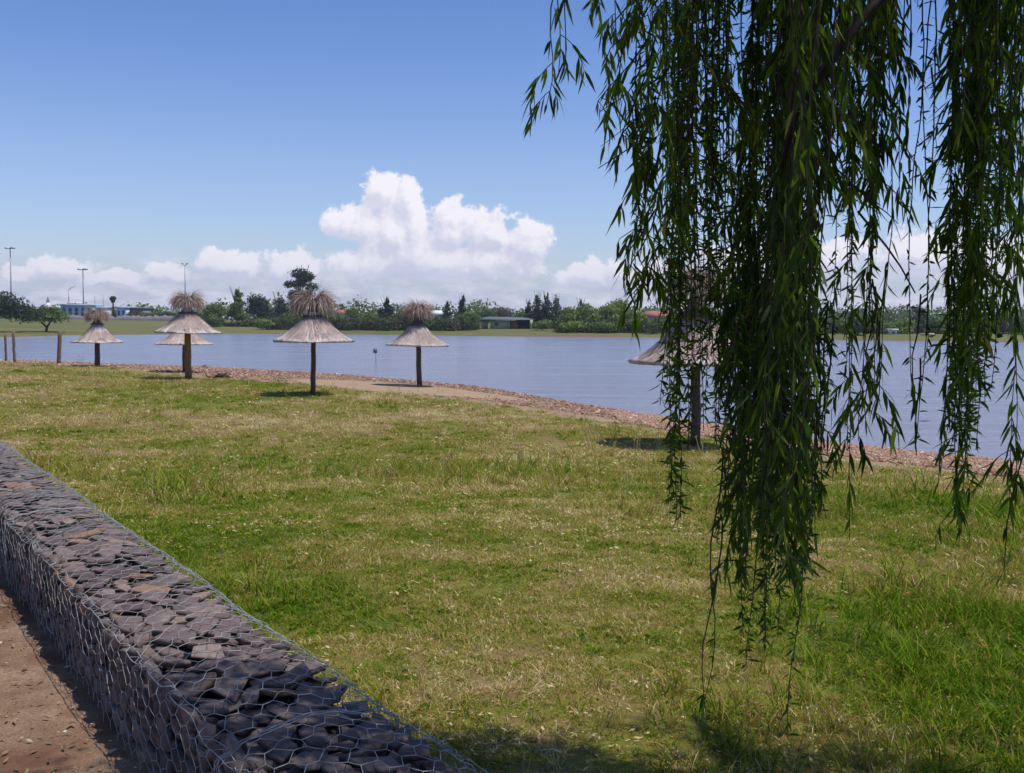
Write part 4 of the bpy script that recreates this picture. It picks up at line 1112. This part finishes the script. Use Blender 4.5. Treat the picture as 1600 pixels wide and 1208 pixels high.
# low rough grey wall across the field
def field_wall():
    p = at(180, 500, 295); r = np.random.default_rng(6); root = thing('stone_wall', 'long low grey stone wall along the field in front of the blue building', 'wall', (p[0], p[1], gz(p[0], p[1]) - .1))
    n = 60; xs = np.linspace(-17, 24, n); h = 1.25 + .22 * r.normal(size=n); V = []
    for x, hh in zip(xs, h): V += [(x, -.3, 0), (x, -.25, hh), (x, .25, hh), (x, .3, 0)]
    F = [(4 * i + j, 4 * i + j + 4, 4 * i + j + 5, 4 * i + j + 1) for i in range(n - 1) for j in range(3)]
    link('wall_face', mesh_np('wall_face', V, [np.array(F), np.array([[0, 1, 2, 3], [4 * n - 1, 4 * n - 2, 4 * n - 3, 4 * n - 4]])], M_GREY), root)
field_wall()
def pavilion():
    D = 236; u = D / FPX; p = at(790, 515, D); z = gz(p[0], p[1]); root = thing('green_pavilion', 'low pale green pavilion with a blue grey roof and open dark porch by the lake', 'pavilion', (p[0], p[1], z))
    X = lambda px: (px - 790) * u
    m = MB(); m.box(((X(766) + X(797)) / 2, 3, 1.25), (X(797) - X(766), 6, 2.5)); m.obj('wall', M_GREENW, root)
    m = MB(); m.box(((X(797) + X(809)) / 2, 3.5, 1.25), (X(809) - X(797), 5, 2.5)); m.obj('side_wall', M_ORANGE, root)
    m = MB(); m.box(((X(809) + X(827)) / 2, 5, 1.25), (X(827) - X(809), 2, 2.5)); m.obj('porch_back_wall', M_DARK, root)  # near-black colour stands for the shade inside the open porch
    for px in (797.5, 809, 820): 
        m = MB(); m.box((X(px), -.6, 1.25), (.16, .16, 2.5)); m.obj('porch_post', M_DARK, root)
    m = MB(); m.box((X(830), 1.2, 1.3), (u * 4, 5, 2.6)); m.obj('end_wall', M_GREENW, root)
    m = MB(); a, b_ = X(748), X(834); m.add([(a, -1, 2.55), (b_, -1, 2.55), (b_, 7, 2.55), (a, 7, 2.55), (a + 2, 3, 3.5), (b_ - 2, 3, 3.3), (a, -1, 2.75), (b_, -1, 2.75), (b_, 7, 2.75), (a, 7, 2.75)], [[0, 3, 2, 1], [0, 1, 7, 6], [1, 2, 8, 7], [2, 3, 9, 8], [3, 0, 6, 9], [6, 7, 5, 4], [8, 9, 4, 5]], [[7, 8, 5], [9, 6, 4]]); m.obj('roof', M_SLATE, root)
    root.scale = (1, 1, .8)
    m = MB(); m.box((X(757), 2.5, 1.25), (u * 9, 5, 2.5)); m.obj('shed_wall', M_GREY, root)
    m = MB(); m.box((X(776), -.02, 1.4), (.9, .06, .9)); m.obj('window', M_GLASS, root)
    r2 = block('white_building', 'white roofed building just behind the green pavilion', 775, 803, 496, 515, 262, M_WHITE, M_WHITE, 0, pitched=True)
pavilion()

# ------------------------------------------------------------------ weeping willow
def build_willow():
    r = np.random.default_rng(19)
    tx, ty = 4.6, 1.6; tz = gz(tx, ty) - .1
    root = thing('weeping_willow', 'weeping willow with long leafy strands hanging over the right half of the view', 'tree', (tx, ty, tz))
    rl = np.array([tx, ty, tz]); off = -rl
    m = MB(); top = np.array([3.9, 1.4, 5.6])
    m.tube([(tx, ty, tz), (4.5, 1.6, 2.6), (4.25, 1.5, 4.2), top], [.36, .29, .25, .18], 14)
    m.obj('trunk', M_BARK, root, True).location = off
    limbs = [[top, (3.0, 2.0, 6.3), (2.1, 2.7, 6.2), (1.2, 3.0, 5.6)], [top, (3.4, .4, 6.6), (2.0, -.6, 6.7), (.6, -1.2, 6.2)], [(4.25, 1.5, 4.2), (3.1, 2.1, 5.2), (1.95, 2.85, 4.9), at(1375, -10, 2.38), at(1312, 75, 2.36), at(1268, 140, 2.35), at(1240, 190, 2.4), at(1222, 260, 2.5)],
             [top, (2.6, 1.6, 7.0), (1.1, 1.7, 6.9), (-.1, 1.8, 6.2)], [top, (4.9, 2.6, 6.6), (4.2, 3.6, 6.2)], [(3.0, 2.0, 6.3), (2.5, 3.1, 6.1), (2.2, 3.6, 5.5)]]
    for L in limbs:
        m = MB(); P = np.array([np.array(p, float) for p in L])
        # smooth the path
        t = np.linspace(0, len(P) - 1, 26); pts = np.stack([np.interp(t, np.arange(len(P)), P[:, i]) for i in range(3)], 1)
        pts[1:-1] = (pts[:-2] + pts[1:-1] * 2 + pts[2:]) / 4
        w0, w1 = (.13, .02) if len(P) < 6 else (.019, .006)
        m.tube(pts, np.linspace(w0, w1, len(pts)), 9); m.obj('limb', M_LIMB, root, True).location = off
    leaves = []                              # (base, direction, side, length, width, curl, bv, prominence)
    def leaf(p, d, L, w_, bvv, prom): leaves.append((p, d, L, w_, bvv, prom))
    twigs = []
    def strand(x0, y0, x1, y1, D, kind='long', dens=1.0, spread=1.0, bare=0.0, sub=True, light=.45, seg_up=0):
        """hangs from above the frame at photo column x0 to x1, y1"""
        a = at(x0, y0, D); b_ = at(x1, y1, D + r.normal(0, .04)); 
        if seg_up: a = a + np.array([r.normal(0, .02), r.normal(0, .04), seg_up])
        n = max(6, int(np.linalg.norm(a - b_) / .06)); t = np.linspace(0, 1, n)
        ph = r.uniform(0, 6.28, 2); fr = r.uniform(2, 5); am = r.uniform(.006, .02)
        pts = a + (b_ - a) * t[:, None]; pts[:, 0] += am * np.sin(t * fr * 2 + ph[0]) * (.3 + t); pts[:, 1] += am * np.sin(t * fr * 2 + ph[1]); pts[:, :2] += np.cumsum(r.normal(0, .0022, (n, 2)), 0)
        twigs.append((pts, np.linspace(.0028, .0011, n)))
        tot = np.linalg.norm(a - b_); sp = (.037 if kind == 'long' else .0135) / dens
        q = bare * tot
        cl = r.uniform(0, 10)
        while q < tot:
            tt = q / tot; p = np.array([np.interp(tt, t, pts[:, i]) for i in range(3)])
            thick = vnoise(q * 3.2 + cl, 0.5, 3)
            az = r.uniform(0, 6.283)
            if kind == 'long':
                if thick > .28:
                    k = 1 + (r.uniform() < .4)
                    for _ in range(k):
                        az = r.uniform(0, 6.283); out = r.uniform(.15, .75) * spread
                        d = np.array([math.cos(az) * out, math.sin(az) * out, -1.0]); leaf(p, d / np.linalg.norm(d), r.uniform(.035, .088), r.uniform(.0065, .012), np.clip(r.normal(light, .26), 0, 1), 1)
                if sub and r.uniform() < .12 * dens:          # side sprig
                    Ls = r.uniform(.05, .14); az = r.uniform(0, 6.283); d = np.array([math.cos(az), math.sin(az), -.35 * r.uniform(.2, 1.5)]); pp = p.copy(); sp_ = [pp.copy()]
                    for e in range(6):
                        d = d + np.array([0, 0, -.28]); d /= np.linalg.norm(d); pp = pp + d * Ls / 6; sp_.append(pp.copy())
                        for _ in range(1 + (r.uniform() < .6)):
                            a2 = r.uniform(0, 6.283); dd = d * .8 + np.array([math.cos(a2) * .5, math.sin(a2) * .5, -.5]); leaf(pp, dd / np.linalg.norm(dd), r.uniform(.04, .085), r.uniform(.007, .012), np.clip(r.normal(light + .05, .2), 0, 1), 1.2)
                    twigs.append((np.array(sp_), np.linspace(.0014, .0007, 7)))
            else:
                if thick > .2:
                    for _ in range(1 + (r.uniform() < .5)):
                        az = r.uniform(0, 6.283); out = r.uniform(.3, 2.2) * spread; d = np.array([math.cos(az) * out, math.sin(az) * out, r.uniform(-1.6, .6)]); leaf(p, d / np.linalg.norm(d), r.uniform(.014, .042) * (1.5 if r.uniform() < .12 else 1), r.uniform(.005, .0095), np.clip(r.normal(light - .08, .18), 0, 1), .3)
            q += sp * r.uniform(.2, 1.8)
    U = r.uniform
    def bunch(n, xa, xb, ya, yb, shift=0, kind='long', dens=1.0, D=(2.6, 3.5), light=.45, spread=1.0, up=(.5, 1.6), bare=0, ytop=-20, sub=True):
        for i in range(max(2, int(n * .72))):
            x = U(xa, xb); y1 = U(ya, yb); strand(x, ytop, x + shift + r.normal(0, 9), y1, U(*D), kind if kind != 'mix' else ('long' if U() < .6 else 'small'), dens * U(.8, 1.2), spread, bare, sub, light, U(*up))
    # small sprig at the top left
    strand(886, -20, 846, 165, 3.0, 'long', 1.0, .9, 0, True, .5, .3); strand(884, -20, 866, 120, 3.02, 'long', 1.0, .9, 0, True, .5, .3); strand(900, -20, 880, 95, 2.95, 'long', .7, .8, 0, False, .45, .3)
    # first curtain
    bunch(3, 952, 972, 90, 150, 0, 'long', .9, light=.45)
    bunch(8, 1000, 1050, 200, 380, -8, 'long', 1.15, light=.5)
    bunch(10, 1035, 1100, 380, 520, -4, 'mix', 1.15, light=.5)
    bunch(6, 1085, 1165, 300, 470, -6, 'long', 1.0, light=.55)
    bunch(6, 1000, 1030, 380, 480, -8, 'mix', 1.0, light=.5)
    strand(1025, 60, 962, 265, 2.9, 'long', 1.2, .9, .1, True, .5); strand(1020, 180, 950, 262, 2.9, 'long', .9, .8, .2, False, .5); strand(1030, 300, 985, 440, 2.9, 'long', 1.1, .9, .1, True, .5); strand(1035, 380, 990, 460, 3.0, 'long', .9, .8, .2, False, .5); strand(1025, 320, 968, 385, 3.0, 'long', .9, .8, .2, False, .5)
    for (xa, ya, xb, yb) in ((1010, 10, 950, 95), (1020, 90, 945, 175), (1015, 230, 965, 330), (1020, 260, 985, 350), (1010, 340, 975, 420), (1030, 400, 1000, 470), (1025, 150, 985, 260), (1040, 200, 1000, 330), (1000, -10, 955, 140), (990, -10, 948, 60), (1010, 60, 940, 160), (1015, 120, 950, 230), (1000, 170, 938, 262), (1010, 270, 978, 385), (1015, 390, 985, 485)): strand(xa, ya, xb, yb, 2.95, 'long', 1.5, .9, .05, True, .58)
    strand(1030, 120, 975, 160, 2.95, 'long', 1.0, .8, .1, False, .5); strand(1010, -10, 962, 60, 2.95, 'long', 1.0, .8, .1, False, .5)
    bunch(12, 1054, 1074, 620, 870, -9, 'small', 1.4, D=(2.8, 3.1), light=.5)
    bunch(3, 1035, 1062, 560, 620, -6, 'long', .8, D=(2.8, 3.1), light=.5, ytop=430, up=(0, .05))
    bunch(17, 1048, 1130, 500, 740, -4, 'small', 1.0, D=(2.7, 3.3), light=.5)
    bunch(10, 1120, 1190, 520, 720, 0, 'small', .9, D=(2.7, 3.3), light=.5)
    # the big dark column
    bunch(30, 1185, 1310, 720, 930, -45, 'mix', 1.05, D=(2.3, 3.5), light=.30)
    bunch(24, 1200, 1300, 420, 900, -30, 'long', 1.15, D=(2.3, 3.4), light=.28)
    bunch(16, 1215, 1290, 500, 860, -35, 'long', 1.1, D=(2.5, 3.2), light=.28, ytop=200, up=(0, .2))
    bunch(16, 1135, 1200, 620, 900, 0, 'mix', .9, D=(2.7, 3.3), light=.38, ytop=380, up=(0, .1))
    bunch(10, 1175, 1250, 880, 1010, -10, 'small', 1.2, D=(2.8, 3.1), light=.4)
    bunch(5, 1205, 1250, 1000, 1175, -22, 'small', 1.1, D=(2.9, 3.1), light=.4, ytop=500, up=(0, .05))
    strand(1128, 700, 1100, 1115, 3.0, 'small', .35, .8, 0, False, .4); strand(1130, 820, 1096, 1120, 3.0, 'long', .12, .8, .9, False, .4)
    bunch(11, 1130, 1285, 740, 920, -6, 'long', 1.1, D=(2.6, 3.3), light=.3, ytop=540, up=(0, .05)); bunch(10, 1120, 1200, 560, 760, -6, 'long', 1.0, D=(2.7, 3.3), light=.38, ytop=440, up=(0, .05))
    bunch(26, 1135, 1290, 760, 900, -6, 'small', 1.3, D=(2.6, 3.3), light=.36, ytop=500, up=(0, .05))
    # diagonal twigs with sprays between the curtains
    for (xa, ya, xb, yb, dd) in ((1100, 90, 1285, 300, 2.7), (1080, 60, 1160, 190, 2.8), (1215, 160, 1160, 215, 2.75), (1250, 150, 1205, 250, 2.7), (1225, 180, 1180, 330, 2.8), (1215, 330, 1170, 420, 2.8), (1300, 260, 1400, 350, 2.75), (1150, 380, 1180, 480, 2.8)):
        strand(xa, ya, xb, yb, dd, 'long', 1.1, 1.1, .05, True, .6)
    # upper right canopy of leaves
    bunch(34, 1265, 1418, 60, 260, 0, 'long', 1.1, D=(2.4, 3.4), light=.35)
    bunch(16, 1300, 1400, 250, 420, 0, 'long', 1.1, D=(2.5, 3.3), light=.38)
    bunch(11, 1228, 1300, 100, 400, -8, 'long', 1.1, D=(2.5, 3.3), light=.42)
    bunch(12, 1310, 1372, 480, 760, 0, 'mix', .95, D=(2.6, 3.3), light=.40)
    bunch(5, 1345, 1385, 600, 680, -8, 'long', .9, D=(2.7, 3.1), light=.5, ytop=470, up=(0, .1)); bunch(3, 1300, 1325, 760, 850, 0, 'long', .9, D=(2.8, 3.1), light=.45)
    # thin strands in the gap
    strand(1440, -20, 1436, 700, 2.9, 'small', .5, .7, .2, False, .4, .6); strand(1446, -20, 1440, 560, 2.95, 'small', .45, .7, .2, False, .4, .6); strand(1452, -20, 1424, 690, 3.0, 'small', .5, .7, .45, False, .42, .6)
    strand(1440, 460, 1418, 620, 2.9, 'long', .9, .6, .3, False, .45); strand(1435, 560, 1436, 712, 2.9, 'long', .8, .6, .2, False, .5)
    # right column
    bunch(22, 1482, 1580, 160, 330, 0, 'long', 1.1, D=(2.5, 3.3), light=.33)
    bunch(20, 1500, 1562, 420, 640, -12, 'mix', 1.1, D=(2.6, 3.2), light=.45)
    bunch(22, 1505, 1555, 600, 800, -18, 'small', 1.3, D=(2.7, 3.1), light=.58, spread=1.2)
    bunch(6, 1508, 1545, 700, 840, -26, 'long', 1.0, D=(2.7, 3.1), light=.5, spread=.7)
    strand(1525, 560, 1468, 640, 2.9, 'long', 1.3, .7, .1, False, .6); strand(1520, 740, 1468, 840, 2.95, 'long', 1.1, .6, .2, False, .5); strand(1510, 300, 1470, 350, 2.9, 'long', 1.0, .8, .1, False, .5)
    bunch(12, 1560, 1640, 80, 330, 0, 'long', 1.0, D=(2.5, 3.3), light=.38)
    bunch(8, 1578, 1650, 420, 520, 0, 'long', .9, D=(2.6, 3.2), light=.5)
    bunch(5, 1590, 1650, 620, 900, -6, 'long', .85, D=(2.7, 3.1), light=.45)
    strand(1600, 700, 1562, 900, 2.9, 'long', 1.1, .7, .2, False, .45)
    bunch(6, 1235, 1400, 120, 330, 0, 'long', 1.0, D=(2.15, 2.32), light=.4)
    # bare broken twig
    twigs.append((np.array([at(1340, 330, 2.9), at(1385, 385, 2.9), at(1408, 418, 2.9), at(1430, 458, 2.9)]), np.array([.0035, .003, .0025, .002])))
    n_vis = len(leaves); print('willow visible leaves', n_vis, 'strands', len(twigs))
    # crown over and behind the camera, out of the frame
    for i in range(300):
        x = U(-.1, 5.6); y = U(-2.6, 3.45) ; zt = U(5.4, 7.0)
        if x < .6: y = U(.6, 3.3)
        ln = U(.6, 1.7)
        lo = zt - ln; lim = EYE + (y + .4) * .36 + .35
        if y > 0: lo = max(lo, lim + .1)
        if zt - lo < .2: continue
        n = 7; t = np.linspace(0, 1, n); pts = np.stack([x + np.cumsum(r.normal(0, .02, n)), y + np.cumsum(r.normal(0, .02, n)), zt + (lo - zt) * t], 1); twigs.append((pts, np.full(n, .002)))
        q = 0
        while q < zt - lo:
            p = np.array([np.interp(q / (zt - lo), t, pts[:, j]) for j in range(3)])
            for _ in range(3):
                az = U(0, 6.28); o_ = U(.3, 1.6); d = np.array([math.cos(az) * o_, math.sin(az) * o_, -1]); leaf(p + r.normal(0, .04, 3), d / np.linalg.norm(d), U(.07, .13), U(.013, .02), .4, 0)
            q += .035
    # unseen clumps added behind camera left, blocking sky light from the wall face
    for i in range(1500):
        x = U(-6, .2); y = U(-5.5, .4); z = U(4.2, 7.2)
        for _ in range(9):
            az = U(0, 6.28); o_ = U(.3, 1.6); d = np.array([math.cos(az) * o_, math.sin(az) * o_, -1]); leaf(np.array([x, y, z]) + r.normal(0, .14, 3), d / np.linalg.norm(d), U(.10, .17), U(.03, .045), .4, 0)
    for i in range(900):  # unseen clumps added to the crown to deepen its shadow
        x = U(.0, 3.4); y = U(.2, 3.22 - .10 * abs(x - 1.4)); z = U(5.3, 6.8)
        for _ in range(14):
            az = U(0, 6.28); o_ = U(.3, 1.6); d = np.array([math.cos(az) * o_, math.sin(az) * o_, -1]); leaf(np.array([x, y, z]) + r.normal(0, .13, 3), d / np.linalg.norm(d), U(.09, .15), U(.018, .028), .4, 0)
    print('willow leaves', len(leaves))
    # leaf geometry
    P = np.array([l[0] for l in leaves]); Dn = np.array([l[1] for l in leaves]); L = np.array([l[2] for l in leaves]); W = np.array([l[3] for l in leaves]); B = np.array([l[4] for l in leaves]); PR = np.array([l[5] for l in leaves])
    n = len(P); S = np.cross(Dn, r.normal(0, 1, (n, 3))); S /= np.linalg.norm(S, axis=1)[:, None]; Nn = np.cross(S, Dn)
    cv = r.normal(0, .18, n)[:, None]
    def pt(t, w_, f): return P + Dn * (L * t)[:, None] + Nn * cv * (L * t * t)[:, None] + S * (W * w_)[:, None] / 2 + Nn * (W * f)[:, None] + np.array([0, 0, -1.]) * (L * .10 * t * t)[:, None]
    VV = np.stack([pt(0, 0, 0), pt(.3, -.95, .18), pt(.3, .95, .18), pt(.62, -.8, .15), pt(.62, .8, .15), pt(1, 0, 0)], 1)
    f3 = np.array([[0, 1, 2], [3, 5, 4]]); f4 = np.array([[1, 3, 4, 2]])
    # the 300 that show largest become leaves of their own
    v = P - np.array([0, 0, EYE]); q = v @ CF; px = 800 + FPX * (v @ CR) / np.maximum(q, .1); py = 604 - FPX * (v @ CU) / np.maximum(q, .1)
    ok = (q > .5) & (px > 0) & (px < 1600) & (py > 0) & (py < 1208) & (PR > 0)
    score = np.where(ok, L / np.maximum(q, .5), 0); big = np.argsort(-score)[:300]; isbig = np.zeros(n, bool); isbig[big] = True
    for i in big:
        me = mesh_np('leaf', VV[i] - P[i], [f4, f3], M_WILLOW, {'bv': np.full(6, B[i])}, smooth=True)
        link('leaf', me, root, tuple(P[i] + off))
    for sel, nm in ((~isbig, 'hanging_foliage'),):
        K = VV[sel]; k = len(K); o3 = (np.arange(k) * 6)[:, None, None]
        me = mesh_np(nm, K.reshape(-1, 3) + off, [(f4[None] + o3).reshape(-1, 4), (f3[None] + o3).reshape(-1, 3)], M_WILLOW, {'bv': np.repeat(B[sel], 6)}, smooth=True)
        link(nm, me, root, kind='stuff')  # also holds the unseen clumps added for shading
    m = MB()
    for pts, rad in twigs: m.tube(pts, rad, 4, False)
    link('hanging_twigs', m.mesh('hanging_twigs', M_TWIG), root, tuple(off), kind='stuff')
build_willow()

# ------------------------------------------------------------------ air
def haze():
    def f(b): return None
    m = bpy.data.materials.new('haze_air'); m.use_nodes = True; t = m.node_tree; t.nodes.clear()
    v = t.nodes.new('ShaderNodeVolumePrincipled'); v.inputs['Color'].default_value = (.80, .86, 1, 1); v.inputs['Density'].default_value = HAZE; v.inputs['Anisotropy'].default_value = .2
    o = t.nodes.new('ShaderNodeOutputMaterial'); t.links.new(v.outputs[0], o.inputs['Volume'])
    mb = MB(); mb.box((0, 0, 21), (2720, 2720, 48)); mb.obj('haze', m, None, kind='stuff')
HAZE = .00022
haze()
